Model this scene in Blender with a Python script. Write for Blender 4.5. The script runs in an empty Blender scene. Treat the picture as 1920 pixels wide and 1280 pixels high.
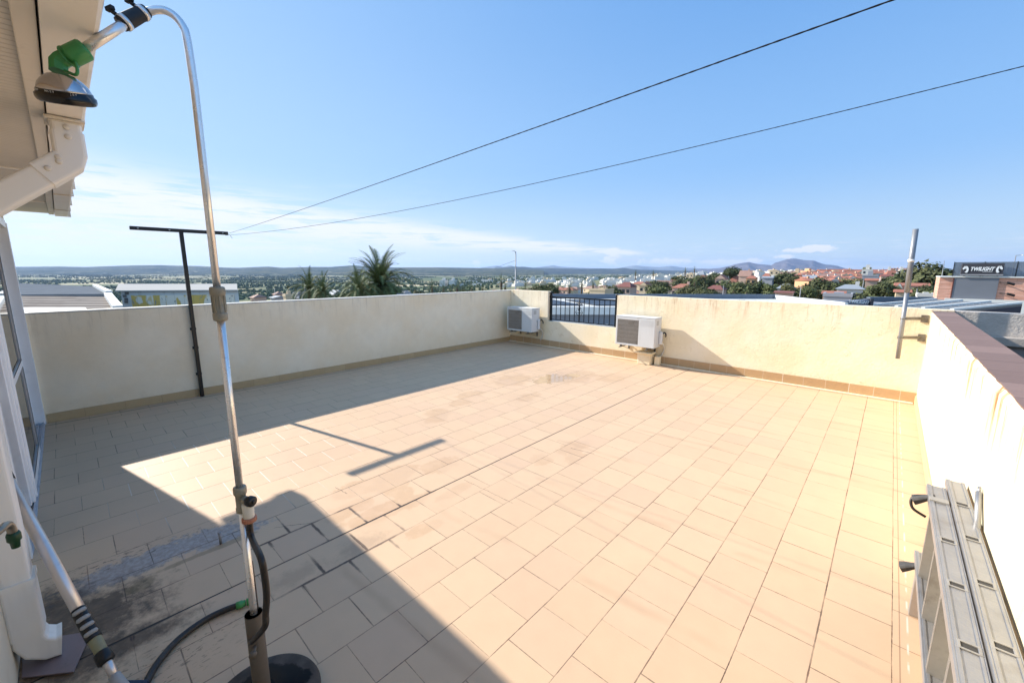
import bpy, bmesh, math, random
from mathutils import Vector as V, Matrix, noise as NZ
S=bpy.context.scene; C=S.collection
PI=math.pi
random.seed(7)
# ------------------------------------------------------------------ camera
F=768.914
FW=V((-0.66684264,0.72576347,-0.16908071)); RT=V((0.73612426,0.67684327,0.00206459)); UP=V((-0.11593954,0.12308765,0.98560005))
CAM=V((0,0,1.6))
cd=bpy.data.cameras.new('camera'); cam=bpy.data.objects.new('camera',cd); C.objects.link(cam)
cd.sensor_width=36; cd.lens=F/1920*36; cd.clip_start=.03; cd.clip_end=120000
cam.matrix_world=Matrix(((RT.x,UP.x,-FW.x,0),(RT.y,UP.y,-FW.y,0),(RT.z,UP.z,-FW.z,1.6),(0,0,0,1)))
S.camera=cam
S.cycles.max_bounces=6; S.cycles.diffuse_bounces=3; S.cycles.glossy_bounces=3; S.cycles.transmission_bounces=4; S.cycles.transparent_max_bounces=8; S.cycles.volume_bounces=0; S.cycles.sample_clamp_indirect=6; S.cycles.caustics_reflective=False; S.cycles.caustics_refractive=False
FH=V((-0.6766,0.7364,0)).normalized(); RH=V((FH.y,-FH.x,0))
def P(px,py,D): return CAM+(FW+RT*((px-960)/F)-UP*((py-640)/F))*D      # a surveyed point: direction and true distance
def W(u,v,z=0): return RH*u+FH*v+V((0,0,z))                             # town frame: right, ahead, height
def UZ(px,py,v):                                                        # -> (u,z) of a point at distance v ahead
    d=FW+RT*((px-960)/F)-UP*((py-640)/F); t=v/d.dot(FH); q=CAM+d*t
    return q.dot(RH),q.z
# ------------------------------------------------------------------ tagging
def tag(o,label=None,cat=None,group=None,kind=None):
    if label:o['label']=label
    if cat:o['category']=cat
    if group:o['group']=group
    if kind:o['kind']=kind
    return o
def thing(name,label,cat,loc=(0,0,0),rz=0,group=None):
    o=bpy.data.objects.new(name,None); C.objects.link(o); o.location=loc; o.rotation_euler=(0,0,rz); o.empty_display_size=.1
    return tag(o,label,cat,group)
def copy_tree(o,parent=None):
    c=o.copy(); C.objects.link(c)
    if parent: c.parent=parent
    for ch in list(o.children): copy_tree(ch,c)
    return c
# ------------------------------------------------------------------ materials
def srgb(h):
    h=h.lstrip('#'); r=[int(h[i:i+2],16)/255 for i in (0,2,4)]
    return tuple(((c/12.92) if c<=.04045 else ((c+.055)/1.055)**2.4) for c in r)
class N:
    def __init__(s,nt): s.t=nt
    def n(s,ty,**k):
        x=s.t.nodes.new(ty)
        for a,b in k.items(): setattr(x,a,b)
        return x
    def lk(s,a,b): s.t.links.new(a,b)
    def put(s,sock,v):
        if isinstance(v,(int,float)): sock.default_value=v
        elif isinstance(v,(tuple,list)): sock.default_value=tuple(v)+((1,) if len(v)==3 and len(sock.default_value)==4 else ())
        else: s.lk(v,sock)
    def m(s,op,a,b=0,c=0,clamp=False):
        x=s.n('ShaderNodeMath',operation=op,use_clamp=clamp)
        for i,v in enumerate((a,b,c)): s.put(x.inputs[i],v)
        return x.outputs[0]
    def vm(s,op,a,b=(0,0,0)):
        x=s.n('ShaderNodeVectorMath',operation=op); s.put(x.inputs[0],a); s.put(x.inputs[1],b)
        return x.outputs[1] if op in('DOT_PRODUCT','LENGTH','DISTANCE') else x.outputs[0]
    def noise(s,vec,scale,detail=3,rough=.5,dist=0,col=False):
        x=s.n('ShaderNodeTexNoise'); s.lk(vec,x.inputs['Vector']); x.inputs['Scale'].default_value=scale; x.inputs['Detail'].default_value=detail
        x.inputs['Roughness'].default_value=rough; x.inputs['Distortion'].default_value=dist
        return x.outputs['Color' if col else 'Fac']
    def wn(s,vec):
        x=s.n('ShaderNodeTexWhiteNoise',noise_dimensions='3D'); s.lk(vec,x.inputs['Vector']); return x.outputs['Value']
    def xyz(s,vec):
        x=s.n('ShaderNodeSeparateXYZ'); s.lk(vec,x.inputs[0]); return x.outputs
    def comb(s,a,b,c=0):
        x=s.n('ShaderNodeCombineXYZ')
        for i,v in enumerate((a,b,c)): s.put(x.inputs[i],v)
        return x.outputs[0]
    def mix(s,f,a,b,mode='MIX'):
        x=s.n('ShaderNodeMix',data_type='RGBA',blend_type=mode); s.put(x.inputs[0],f); s.put(x.inputs[6],a); s.put(x.inputs[7],b); return x.outputs[2]
    def ramp(s,f,lo,hi,a=0,b=1):      # smooth map
        x=s.n('ShaderNodeMapRange',interpolation_type='SMOOTHSTEP'); s.put(x.inputs[0],f); s.put(x.inputs[1],lo); s.put(x.inputs[2],hi); s.put(x.inputs[3],a); s.put(x.inputs[4],b); return x.outputs[0]
    def scalev(s,vec,sc,loc=(0,0,0),rot=(0,0,0)):
        x=s.n('ShaderNodeMapping'); s.lk(vec,x.inputs[0]); x.inputs['Scale'].default_value=sc; x.inputs['Location'].default_value=loc; x.inputs['Rotation'].default_value=rot; return x.outputs[0]
    def blob(s,X,Y,cx,cy,rx,ry,ang=0,soft=.35,edge=None):   # 1 inside an ellipse
        dx=s.m('SUBTRACT',X,cx); dy=s.m('SUBTRACT',Y,cy); c,sn=math.cos(ang),math.sin(ang)
        a=s.m('DIVIDE',s.m('ADD',s.m('MULTIPLY',dx,c),s.m('MULTIPLY',dy,sn)),rx)
        b=s.m('DIVIDE',s.m('SUBTRACT',s.m('MULTIPLY',dy,c),s.m('MULTIPLY',dx,sn)),ry)
        r=s.m('SQRT',s.m('ADD',s.m('MULTIPLY',a,a),s.m('MULTIPLY',b,b)))
        if edge is not None: r=s.m('ADD',r,edge)
        return s.ramp(r,1-soft,1+soft,1,0)
    def mx(s,l):
        o=l[0]
        for q in l[1:]: o=s.m('MAXIMUM',o,q)
        return o
MATS={}
def newmat(name):
    m=bpy.data.materials.new(name); m.use_nodes=True; MATS[name]=m
    return m,N(m.node_tree),m.node_tree.nodes['Principled BSDF']
def mat(name,col,rough=.6,metal=0,var=.12,scale=6,bump=0,bscale=60,dirt=None,dscale=2,damt=.4,streak=False,spec=.5,coat=0,rvar=.1):
    if isinstance(col,str): col=srgb(col)
    m,g,b=newmat(name)
    co=g.n('ShaderNodeTexCoord').outputs['Object']
    n1=g.noise(co,scale,4,.6)
    f=g.m('MULTIPLY_ADD',g.m('SUBTRACT',n1,.5),var*2.2,1)
    c=g.mix(1,col,g.comb(f,f,f),'MULTIPLY')
    if dirt:
        v=g.scalev(co,(1,1,.15)) if streak else co
        d=g.ramp(g.noise(v,dscale,5,.7),.52,.72)
        c=g.mix(g.m('MULTIPLY',d,damt),c,srgb(dirt) if isinstance(dirt,str) else dirt)
    g.put(b.inputs['Base Color'],c); b.inputs['Metallic'].default_value=metal
    g.put(b.inputs['Roughness'],g.m('MULTIPLY_ADD',g.m('SUBTRACT',g.noise(co,scale*2.3,3),.5),rvar*2,rough,clamp=True))
    b.inputs['Specular IOR Level'].default_value=spec; b.inputs['Coat Weight'].default_value=coat
    if bump:
        x=g.n('ShaderNodeBump'); x.inputs['Strength'].default_value=bump; x.inputs['Distance'].default_value=.01
        g.lk(g.noise(co,bscale,4,.6),x.inputs['Height']); g.lk(x.outputs[0],b.inputs['Normal'])
    return m
# ------------------------------------------------------------------ mesh builder
def wmat(o): return (wmat(o.parent) if o.parent else Matrix())@o.matrix_basis
class MB:
    def __init__(s): s.v=[]; s.f=[]; s.mi=[]; s.sm=[]; s.cur=0
    def add(s,vs,fs,smooth=False):
        o=len(s.v); s.v+= [tuple(p) for p in vs]
        for f in fs: s.f.append([i+o for i in f]); s.mi.append(s.cur); s.sm.append(smooth)
        return s
    def box(s,a,b,M=None):
        x0,y0,z0=[min(a[i],b[i]) for i in range(3)]; x1,y1,z1=[max(a[i],b[i]) for i in range(3)]
        vs=[V(p) for p in((x0,y0,z0),(x1,y0,z0),(x1,y1,z0),(x0,y1,z0),(x0,y0,z1),(x1,y0,z1),(x1,y1,z1),(x0,y1,z1))]
        if M: vs=[M@p for p in vs]
        return s.add(vs,[(0,3,2,1),(4,5,6,7),(0,1,5,4),(1,2,6,5),(2,3,7,6),(3,0,4,7)])
    def hexa(s,lo,hi): # lo, hi: 4 points each, ccw from above
        n=len(lo); vs=list(lo)+list(hi)
        fs=[tuple(reversed(range(n))),tuple(range(n,2*n))]+[(i,(i+1)%n,(i+1)%n+n,i+n) for i in range(n)]
        return s.add(vs,fs)
    def bar(s,a,b,w,h,up=V((0,0,1))):
        a,b=V(a),V(b); d=(b-a).normalized(); x=d.cross(V(up))
        if x.length<1e-4: x=d.cross(V((1,0,0)))
        x.normalize(); y=x.cross(d).normalized(); x=x*w/2; y=y*h/2
        return s.hexa([a-x-y,a+x-y,b+x-y,b-x-y],[a-x+y,a+x+y,b+x+y,b-x+y])
    def sweep(s,pts,prof,x0=V((1,0,0)),cap=True,smooth=False,closed=False,scales=None):
        pts=[V(p) for p in pts]; n=len(prof); vs=[]; x=V(x0)
        for i,p in enumerate(pts):
            if closed: d=pts[(i+1)%len(pts)]-pts[i-1]
            else: d=(pts[min(i+1,len(pts)-1)]-pts[max(i-1,0)])
            d.normalize(); x=(x-d*x.dot(d)).normalized(); y=d.cross(x)
            k=scales[i] if scales else 1
            # mitre
            mt=1
            if 0<i<len(pts)-1:
                c=(pts[i+1]-p).normalized().dot(d); mt=1/max(c,.5)
            vs+=[p+(x*a+y*b*(mt if abs(x0.x)>2 else 1))*k for a,b in prof]
        fs=[]; L=len(pts)
        for i in range(L if closed else L-1):
            j=(i+1)%L
            for q in range(n): fs.append((i*n+q,i*n+(q+1)%n,j*n+(q+1)%n,j*n+q))
        if cap and not closed: fs+=[tuple(reversed(range(n))),tuple(range((L-1)*n,L*n))]
        return s.add(vs,fs,smooth)
    def tube(s,pts,r,n=12,closed=False,cap=True,smooth=True):
        pts=[V(p) for p in pts]; rs=r if isinstance(r,(list,tuple)) else None; rr=1 if rs else r
        prof=[(math.cos(2*PI*i/n)*rr,math.sin(2*PI*i/n)*rr) for i in range(n)]
        d=(pts[1]-pts[0]).normalized(); x0=d.orthogonal().normalized()
        return s.sweep(pts,prof,x0,cap,smooth,closed,rs)
    def lathe(s,prof,M=None,n=32,smooth=True): # prof [(r,z)]
        vs=[]; 
        for r,z in prof:
            for i in range(n): vs.append(V((r*math.cos(2*PI*i/n),r*math.sin(2*PI*i/n),z)))
        if M: vs=[M@p for p in vs]
        fs=[]
        for k in range(len(prof)-1):
            for i in range(n): fs.append((k*n+i,k*n+(i+1)%n,(k+1)*n+(i+1)%n,(k+1)*n+i))
        fs+=[tuple(reversed(range(n))),tuple(range((len(prof)-1)*n,len(prof)*n))]
        return s.add(vs,fs,smooth)
    def quad(s,*p): return s.add(p,[tuple(range(len(p)))])
    def build(s,name,mats,parent=None,bevel=0,seg=2,loc=None,merge=False):
        me=bpy.data.meshes.new(name); me.from_pydata([tuple(p) for p in s.v],[],s.f)
        if not isinstance(mats,(list,tuple)): mats=[mats]
        for m in mats: me.materials.append(m)
        me.polygons.foreach_set('material_index',s.mi); me.polygons.foreach_set('use_smooth',s.sm)
        if bevel or merge:
            bm=bmesh.new(); bm.from_mesh(me)
            if merge: bmesh.ops.remove_doubles(bm,verts=bm.verts,dist=1e-5)
            if bevel:
                es=[e for e in bm.edges if len(e.link_faces)==2 and e.calc_face_angle(0)>.6]
                bmesh.ops.bevel(bm,geom=es,offset=bevel,segments=seg,affect='EDGES',profile=.5,clamp_overlap=True)
            bm.to_mesh(me); bm.free()
        me.update()
        o=bpy.data.objects.new(name,me); C.objects.link(o)
        if parent:
            o.parent=parent; me.transform(wmat(parent).inverted())
        if loc: o.location=loc
        return o
def smooth_path(pts,k=6):
    pts=[V(p) for p in pts]; out=[]
    for i in range(len(pts)-1):
        p0=pts[max(i-1,0)];p1=pts[i];p2=pts[i+1];p3=pts[min(i+2,len(pts)-1)]
        for j in range(k):
            t=j/k; out.append(.5*((2*p1)+(p2-p0)*t+(2*p0-5*p1+4*p2-p3)*t*t+(3*p1-p0-3*p2+p3)*t**3))
    out.append(pts[-1]); return out
def frame(o,z,x=None): # matrix with local Z along z
    z=V(z).normalized(); x=V(x) if x is not None else z.orthogonal(); x=(x-z*x.dot(z)).normalized(); y=z.cross(x)
    return Matrix(((x.x,y.x,z.x,o[0]),(x.y,y.y,z.y,o[1]),(x.z,y.z,z.z,o[2]),(0,0,0,1)))
def text_mesh(txt,size,shear=0,ext=.0,bold=0):
    cu=bpy.data.curves.new('lettering','FONT'); cu.body=txt; cu.size=size; cu.shear=shear; cu.extrude=ext; cu.offset=bold; cu.align_x='CENTER'; cu.align_y='CENTER'; cu.resolution_u=3
    o=bpy.data.objects.new('lettering',cu); C.objects.link(o); dg=bpy.context.evaluated_depsgraph_get()
    me=bpy.data.meshes.new_from_object(o.evaluated_get(dg)); bpy.data.objects.remove(o); return me
def place_text(name,txt,size,Mx,m,parent,shear=0,ext=.002,bold=0,width=None):
    me=text_mesh(txt,size,shear,ext,bold)
    if width:
        xs=[v.co.x for v in me.vertices]; k=width/(max(xs)-min(xs))
        for v in me.vertices: v.co.x*=k
    me.transform(wmat(parent).inverted()@Mx)
    me.materials.clear(); me.materials.append(m)
    o=bpy.data.objects.new(name,me); C.objects.link(o); o.parent=parent; return o
# ================================================================== LIGHT
SUNDIR=V((-1.633,-.372,1.0)).normalized()   # towards the sun
sl=bpy.data.lights.new('sun','SUN'); so=bpy.data.objects.new('sun',sl); C.objects.link(so)
sl.energy=4.2; sl.angle=math.radians(.53); sl.color=(1,.95,.87)
so.rotation_euler=SUNDIR.to_track_quat('Z','Y').to_euler(); so.location=(-20,-5,15)
wd=bpy.data.worlds.new('World'); S.world=wd; wd.use_nodes=True
g=N(wd.node_tree); bg=wd.node_tree.nodes['Background']
sky=g.n('ShaderNodeTexSky',sky_type='NISHITA'); sky.sun_disc=False; sky.sun_elevation=math.asin(SUNDIR.z); sky.sun_rotation=math.atan2(SUNDIR.x,SUNDIR.y)%(2*PI)
sky.air_density=1.0; sky.dust_density=.2; sky.ozone_density=1.6; sky.altitude=60
co=g.n('ShaderNodeTexCoord').outputs['Generated']; dx,dy,dz=g.xyz(co)
D2R=180/PI
def azel(px,py):
    d=(FW+RT*((px-960)/F)-UP*((py-640)/F)).normalized()
    r=math.degrees(math.atan2(d.dot(RH),d.dot(FH))); return r,math.degrees(math.asin(d.z))
az=g.m('MULTIPLY',g.m('ARCTAN2',g.vm('DOT_PRODUCT',co,tuple(RH)),g.vm('DOT_PRODUCT',co,tuple(FH))),D2R)
el=g.m('MULTIPLY',g.m('ARCSINE',dz),D2R)
def band(p0,p1,w0,w1):
    a0,e0=azel(*p0); a1,e1=azel(*p1); k=(e1-e0)/(a1-a0)
    t=g.m('DIVIDE',g.m('SUBTRACT',az,a0),a1-a0)
    off=g.m('SUBTRACT',el,g.m('MULTIPLY_ADD',g.m('SUBTRACT',az,a0),k,e0))
    w=g.m('MULTIPLY_ADD',t,w1-w0,w0); w=g.m('MAXIMUM',w,.12)
    m=g.m('POWER',2.718,g.m('MULTIPLY',g.m('POWER',g.m('DIVIDE',off,w),2),-1))
    return m,t,off
ang=g.comb(g.m('MULTIPLY',az,.045),g.m('MULTIPLY',el,.55),0)
wisp=g.noise(g.scalev(ang,(1,1,1),rot=(0,0,.12)),2.2,8,.62,.6)
wisp2=g.noise(ang,5.5,8,.65,.8)
m1,t1,o1=band((60,352),(1180,474),3.0,.34)
m1=g.m('MULTIPLY',m1,g.m('MULTIPLY',g.ramp(t1,-.5,.05),g.ramp(t1,.98,1.06,1,0)))
c1=g.m('MULTIPLY',m1,g.ramp(g.m('ADD',wisp,g.m('MULTIPLY',g.m('SUBTRACT',wisp2,.5),.5)),.34,.54))
m2,t2,o2=band((-300,395),(640,470),2.3,.9)
c2=g.m('MULTIPLY',g.m('MULTIPLY',m2,g.ramp(t2,.75,1.2,1,0)),g.ramp(wisp2,.38,.64))
low=g.m('MULTIPLY',g.ramp(el,.2,2.6,1,0),g.ramp(wisp2,.44,.68)); low=g.m('MULTIPLY',low,.75)
m3,t3,o3=band((1150,468),(1920,462),1.1,1.3)
c3=g.m('MULTIPLY',g.m('MULTIPLY',m3,g.ramp(az,12,17)),g.ramp(g.noise(ang,9,6,.6),.5,.72)); c3=g.m('MULTIPLY',c3,.45)
ang2=g.comb(g.m('MULTIPLY',az,.5),g.m('MULTIPLY',el,.8),0)
puffn=g.m('MULTIPLY',g.m('SUBTRACT',g.noise(ang2,2.6,6,.6),.5),2.4)
def puff(px,py,w,h,soft=.3):
    a,e=azel(px,py); return g.blob(az,el,a,e,w,h,0,soft,puffn)
pf=g.mx([puff(1148,473,.9,.7),puff(1152,487,1.4,.7),puff(1182,490,1.6,.5),puff(1530,466,1.7,.38),puff(1500,469,1.8,.22),puff(1470,481,.9,.2),puff(1413,489,.8,.3),puff(893,494,.5,.45),puff(1255,490,2.5,.35,.8),puff(1360,492,2.5,.3,.8)])
shade=g.m('MULTIPLY',puff(1175,488,1.6,.6),.5)
high=g.m('MULTIPLY',g.ramp(g.noise(ang,1.1,8,.7,1.0),.5,.8),g.m('MULTIPLY',g.ramp(el,4,16,.5,0),g.ramp(az,20,-40,0,1)))
cm=g.mx([g.m('MULTIPLY',c1,1.3,clamp=True),g.m('MULTIPLY',c2,1.2,clamp=True),low,c3,g.m('MULTIPLY',pf,1.3,clamp=True),high])
cm=g.m('MULTIPLY',cm,g.ramp(el,-.3,.3))
cloudcol=g.mix(shade,(7.6,7.9,8.2),(3.8,5.2,6.8))
skyc=g.mix(1,sky.outputs[0],(1.1,1.15,1.3),'MULTIPLY')
lf=g.ramp(az,-60,35)
hor=g.mix(lf,(6.4,7.4,7.9),(4.6,6.1,7.5)); midc=g.mix(lf,(4.0,5.9,8.1),(2.4,4.6,7.9)); hi=g.mix(lf,(3.2,5.3,8.3),(1.35,3.4,7.1))
tgt=g.mix(g.ramp(el,1,13),hor,g.mix(g.ramp(el,10,34),midc,hi))
skyc=g.mix(g.ramp(el,40,80,.85,.5),skyc,tgt)
bk_=g.ramp(g.m('ABSOLUTE',az),62,105,1,1.35); skyc=g.mix(1,skyc,g.comb(bk_,bk_,bk_),'MULTIPLY')  # sky beside and behind the view brightened as added fill for shaded walls
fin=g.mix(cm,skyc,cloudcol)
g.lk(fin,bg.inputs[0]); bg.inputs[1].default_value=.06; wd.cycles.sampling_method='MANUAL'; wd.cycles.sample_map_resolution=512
S.view_settings.view_transform='Standard'; S.view_settings.look='None'; S.view_settings.exposure=1.08; S.view_settings.gamma=1
# ================================================================== TERRACE
XL,YF,XR,YH=-6.44,6.948,.376,-.31
# --- tiled floor material
def floor_mat(st):
    m,g,b=newmat('terrace tiles stained' if st else 'terrace tiles clean'); pos=g.n('ShaderNodeNewGeometry').outputs['Position']
    wob=g.noise(pos,1.3,2,col=True); pw=g.vm('ADD',pos,g.vm('SCALE',g.vm('SUBTRACT',wob,(.5,.5,.5)))); 
    pw=g.n('ShaderNodeVectorMath',operation='MULTIPLY_ADD'); g.lk(wob,pw.inputs[0]); pw.inputs[1].default_value=(.008,.010,0); g.lk(pos,pw.inputs[2]); pw=pw.outputs[0]
    X,Y,Zz=g.xyz(pw); X0,Y0,_=g.xyz(pos)
    u=g.m('DIVIDE',g.m('ADD',X,2.31),.2495); ul=g.m('DIVIDE',g.m('ADD',X,2.31),.2575); isl=g.m('LESS_THAN',X,-2.31)
    u=g.m('ADD',g.m('MULTIPLY',u,g.m('SUBTRACT',1,isl)),g.m('MULTIPLY',ul,isl))
    row=g.m('FLOOR',u); fu=g.m('FRACT',u)
    par=g.m('MODULO',g.m('ADD',row,100),2)
    vy=g.m('ADD',g.m('DIVIDE',g.m('SUBTRACT',Y,1.272),.2485),g.m('MULTIPLY',par,.5)); 
    vy=g.m('ADD',vy,g.m('MULTIPLY',g.m('SUBTRACT',g.wn(g.comb(row,3,1)),.5),.05))
    col_=g.m('FLOOR',vy); fv=g.m('FRACT',vy)
    eu=g.m('MULTIPLY',g.m('MINIMUM',fu,g.m('SUBTRACT',1,fu)),.25); ev=g.m('MULTIPLY',g.m('MINIMUM',fv,g.m('SUBTRACT',1,fv)),.2485)
    # which joint: id for darkness variation
    lidu=g.m('ROUND',u); lidv=g.m('ROUND',vy)
    wu=g.m('MULTIPLY_ADD',g.wn(g.comb(lidu,7,2)),.0014,.0013); wv=g.m('MULTIPLY_ADD',g.wn(g.comb(row,lidv,5)),.0018,.0006)
    chip=g.m('MULTIPLY',g.m('SUBTRACT',g.noise(pos,38,4,.7),.5),.005); eu=g.m('ADD',eu,chip); ev=g.m('ADD',ev,chip)
    gu=g.ramp(g.m('SUBTRACT',eu,wu),-.0006,.0012,1,0); gv=g.ramp(g.m('SUBTRACT',ev,wv),-.0006,.0012,1,0)
    jn=g.ramp(g.noise(pos,5,4,.6),.3,.62,.35,1)
    grout=g.m('MULTIPLY',g.m('MAXIMUM',gu,g.m('MULTIPLY',gv,.9)),jn)
    main=g.ramp(g.m('ABSOLUTE',g.m('ADD',X,2.311)),.0035,.0065,1,0)
    main=g.m('MULTIPLY',main,g.ramp(g.noise(g.scalev(pos,(1,1.2,1)),1.1,2),.25,.5,.45,1))
    tid=g.comb(row,col_,1); r1=g.wn(tid); r2=g.wn(g.comb(row,col_,9))
    fine=g.noise(pos,260,2,.6); med=g.noise(pos,9,5,.65); big=g.noise(pos,1.1,4,.6)
    base=g.mix(r1,srgb('caaa8a'),srgb('cfaf8e')); base=g.mix(g.ramp(r2,.55,1,0,.4),base,srgb('c9a88c'))
    k=g.m('ADD',g.m('MULTIPLY_ADD',g.m('SUBTRACT',fine,.5),.14,1),g.m('ADD',g.m('MULTIPLY',g.m('SUBTRACT',med,.5),.12),g.m('MULTIPLY',g.m('SUBTRACT',big,.5),.14)))
    base=g.mix(1,base,g.comb(k,k,k),'MULTIPLY')
    n6=g.m('MULTIPLY',g.m('SUBTRACT',g.noise(pos,6.5,5,.65),.5),2.2); n2=g.m('MULTIPLY',g.m('SUBTRACT',g.noise(pos,14,6,.72),.5),3.0)
    def B(cx,cy,rx,ry,a=0,soft=.1,nn=n6): return 0 if not st else g.blob(X0,Y0,cx,cy,rx,ry,a,soft,nn)
    tan=g.mx([B(-2.74,1.33,.11,.24,0),B(-2.74,1.62,.10,.2),B(-2.6,1.95,.12,.2),B(-2.55,1.15,.1,.18),B(-2.36,1.24,.09,.22),B(-2.3,1.5,.07,.15),B(-2.2,1.75,.05,.2),B(-2.6,1.5,.2,.12),
       B(-3.92,3.44,.14,.22),B(-3.75,3.15,.1,.2),B(-3.65,2.71,.16,.15),B(-3.5,2.6,.1,.16),B(-4.0,4.4,.25,.35),B(-3.45,5.1,.3,.45),B(-3.0,5.5,.2,.3),B(-1.98,3.0,.12,.2),B(-1.85,2.85,.1,.12),B(-2.05,2.6,.1,.1),B(-3.3,3.9,.1,.25),B(-2.0,1.35,.06,.12)])
    ring=g.m('SUBTRACT',1,g.ramp(g.noise(pos,11,3),.48,.60)); tan=g.m('MULTIPLY',tan,g.m('MULTIPLY_ADD',ring,.35,.65))
    pud=g.mx([B(-3.62,4.82,.20,.30,0,.08),B(-3.5,5.15,.12,.2,0,.1)])
    base=g.mix(g.m('MULTIPLY',g.m('MULTIPLY',tan,g.ramp(r1,.2,.5,.35,1)),.30),base,g.mix(g.ramp(fine,.35,.65),srgb('a37c54'),srgb('bb946a')))
    base=g.mix(g.m('MULTIPLY',pud,.35),base,srgb('a88a62'))
    blue=g.mx([B(-2.90,.33,.10,.26,-.1,.25,n2),B(-2.89,.05,.11,.24,.1,.25,n2),B(-2.8,.52,.05,.2,0,.3,n2)])
    base=g.mix(g.m('MULTIPLY',blue,.66),base,g.mix(g.ramp(g.noise(pos,38,6,.7),.35,.65),srgb('61666f'),srgb('94979d')))
    speck=g.ramp(g.noise(g.scalev(pos,(60,22,1)),1,4,.7),.55,.62)
    mould=g.mx([B(-2.55,-.12,.24,.24,0,.6,n2),B(-2.3,-.12,.12,.2,0,.7,n2),B(-2.62,-.1,.14,.2,0,.4,n2),B(-2.28,-.02,.08,.22,0,.75,n2),B(-2.75,-.2,.2,.1,0,.6,n2),g.m('MULTIPLY',B(-3.02,-.05,.07,.24,.12,.8,n2),speck),g.m('MULTIPLY',B(-2.99,.3,.045,.3,0,.8,n2),speck),g.m('MULTIPLY',B(-2.05,.05,.14,.28,0,.9,n2),g.m('MULTIPLY',speck,.7))])
    base=g.mix(g.m('MULTIPLY',mould,.84),base,g.mix(g.ramp(g.noise(pos,16,5,.7),.35,.7),srgb('1c1713'),srgb('5a4636')))
    film=g.mx([B(-2.68,.08,.05,.07,.3,.12),B(-2.735,.42,.022,.24,0,.2,n6)])
    base=g.mix(g.m('MULTIPLY',film,.5),base,srgb('7a694a'))
    jp=g.ramp(g.m('ADD',g.m('MINIMUM',eu,ev),g.m('MULTIPLY',n2,-.006)),.004,.011,1,0)
    leak=g.m('MULTIPLY',g.mx([B(-2.50,.88,.10,.08,0,.5),B(-2.20,1.0,.10,.10,0,.5),B(-2.5,1.12,.12,.06,0,.5),B(-2.31,.04,.04,.12,0,.4),B(-2.33,1.3,.03,.4,0,.5),B(-2.1,.9,.12,.3,0,.6),B(-2.6,.7,.1,.12,0,.5)]),jp)
    dust=g.m('MULTIPLY',g.mx([B(-2.14,1.02,.07,.13,0,.6,n2),B(-2.16,.65,.06,.12,0,.6,n2)]),.25)
    base=g.mix(dust,base,srgb('5f5148'))
    base=g.mix(g.m('MULTIPLY',leak,.85),base,srgb('3a2c28'))
    # faint sweep marks on the right, running across the rows
    sw=g.ramp(g.m('ABSOLUTE',g.m('SUBTRACT',g.m('FRACT',g.m('ADD',g.m('MULTIPLY',Y0,1.35),g.m('ADD',g.m('MULTIPLY',X0,-.12),g.m('MULTIPLY',big,.25)))),.5)),.0,.06,1,0)
    sw=g.m('MULTIPLY',g.m('MULTIPLY',sw,g.ramp(g.noise(pos,1.7,3),.42,.6)),g.m('GREATER_THAN',X0,-2.2))
    base=g.mix(g.m('MULTIPLY',sw,.22),base,srgb('98785e'))
    white=g.m('MULTIPLY',g.blob(X0,Y0,-3.9,.95,.95,.9,.3,.25),g.m('MULTIPLY',gv,.95))
    gcol=g.mix(g.ramp(g.noise(pos,4,3),.35,.65),srgb('3a2b24'),srgb('705442'))
    base=g.mix(g.m('MULTIPLY',grout,.88),base,gcol)
    base=g.mix(white,base,srgb('e2d3c0'))
    base=g.mix(g.m('MULTIPLY',main,.95),base,srgb('1d1715'))
    # right edge: narrow strip with pale filler line, left edge: open dark joint
    e1=g.ramp(g.m('ABSOLUTE',g.m('SUBTRACT',X0,.205)),.001,.003,1,0); e2=g.ramp(g.m('ABSOLUTE',g.m('SUBTRACT',X,.236)),.002,.0045,1,0)
    base=g.mix(g.m('MULTIPLY',e1,.6),base,srgb('7a5a46')); base=g.mix(g.m('MULTIPLY',e2,g.ramp(g.noise(pos,8,4),.44,.56,0,.7)),base,srgb('dfd3c4'))
    e3=g.ramp(g.m('ABSOLUTE',g.m('SUBTRACT',X,-6.33)),.004,.010,1,0); e4=g.ramp(g.m('ABSOLUTE',g.m('ADD',X,6.37)),.003,.006,1,0)
    base=g.mix(g.m('MULTIPLY',e3,.9),base,srgb('2b201c')); base=g.mix(g.m('MULTIPLY',e4,g.ramp(g.noise(pos,5,4),.5,.6)),base,srgb('cbb8a6'))
    e5=g.ramp(g.m('ABSOLUTE',g.m('SUBTRACT',Y,6.86)),.003,.009,1,0)
    base=g.mix(g.m('MULTIPLY',e5,.85),base,srgb('35261f'))
    cnz=g.m('MULTIPLY',g.m('SUBTRACT',g.noise(pos,22,5,.7),.5),.03)
    def crack(ax,ay,bx,by,w=.0022):
        L=math.hypot(bx-ax,by-ay); c,sn=(bx-ax)/L,(by-ay)/L
        xx=g.m('ADD',g.m('MULTIPLY',g.m('SUBTRACT',X0,ax),c),g.m('MULTIPLY',g.m('SUBTRACT',Y0,ay),sn))
        yy=g.m('SUBTRACT',g.m('MULTIPLY',g.m('SUBTRACT',Y0,ay),c),g.m('MULTIPLY',g.m('SUBTRACT',X0,ax),sn))
        yy=g.m('ADD',yy,cnz)
        return g.m('MULTIPLY',g.ramp(g.m('ABSOLUTE',yy),w*.5,w*1.4,1,0),g.m('MULTIPLY',g.m('GREATER_THAN',xx,0),g.m('LESS_THAN',xx,L)))
    cr=g.mx([crack(-2.0,2.98,-1.78,3.02,.003),crack(-2.28,1.93,-1.78,1.95,.0015),crack(-2.9,1.2,-2.75,1.22,.002),crack(-2.7,.72,-2.58,.9,.002),crack(-5.9,1.2,-5.6,1.35,.002)])
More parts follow.
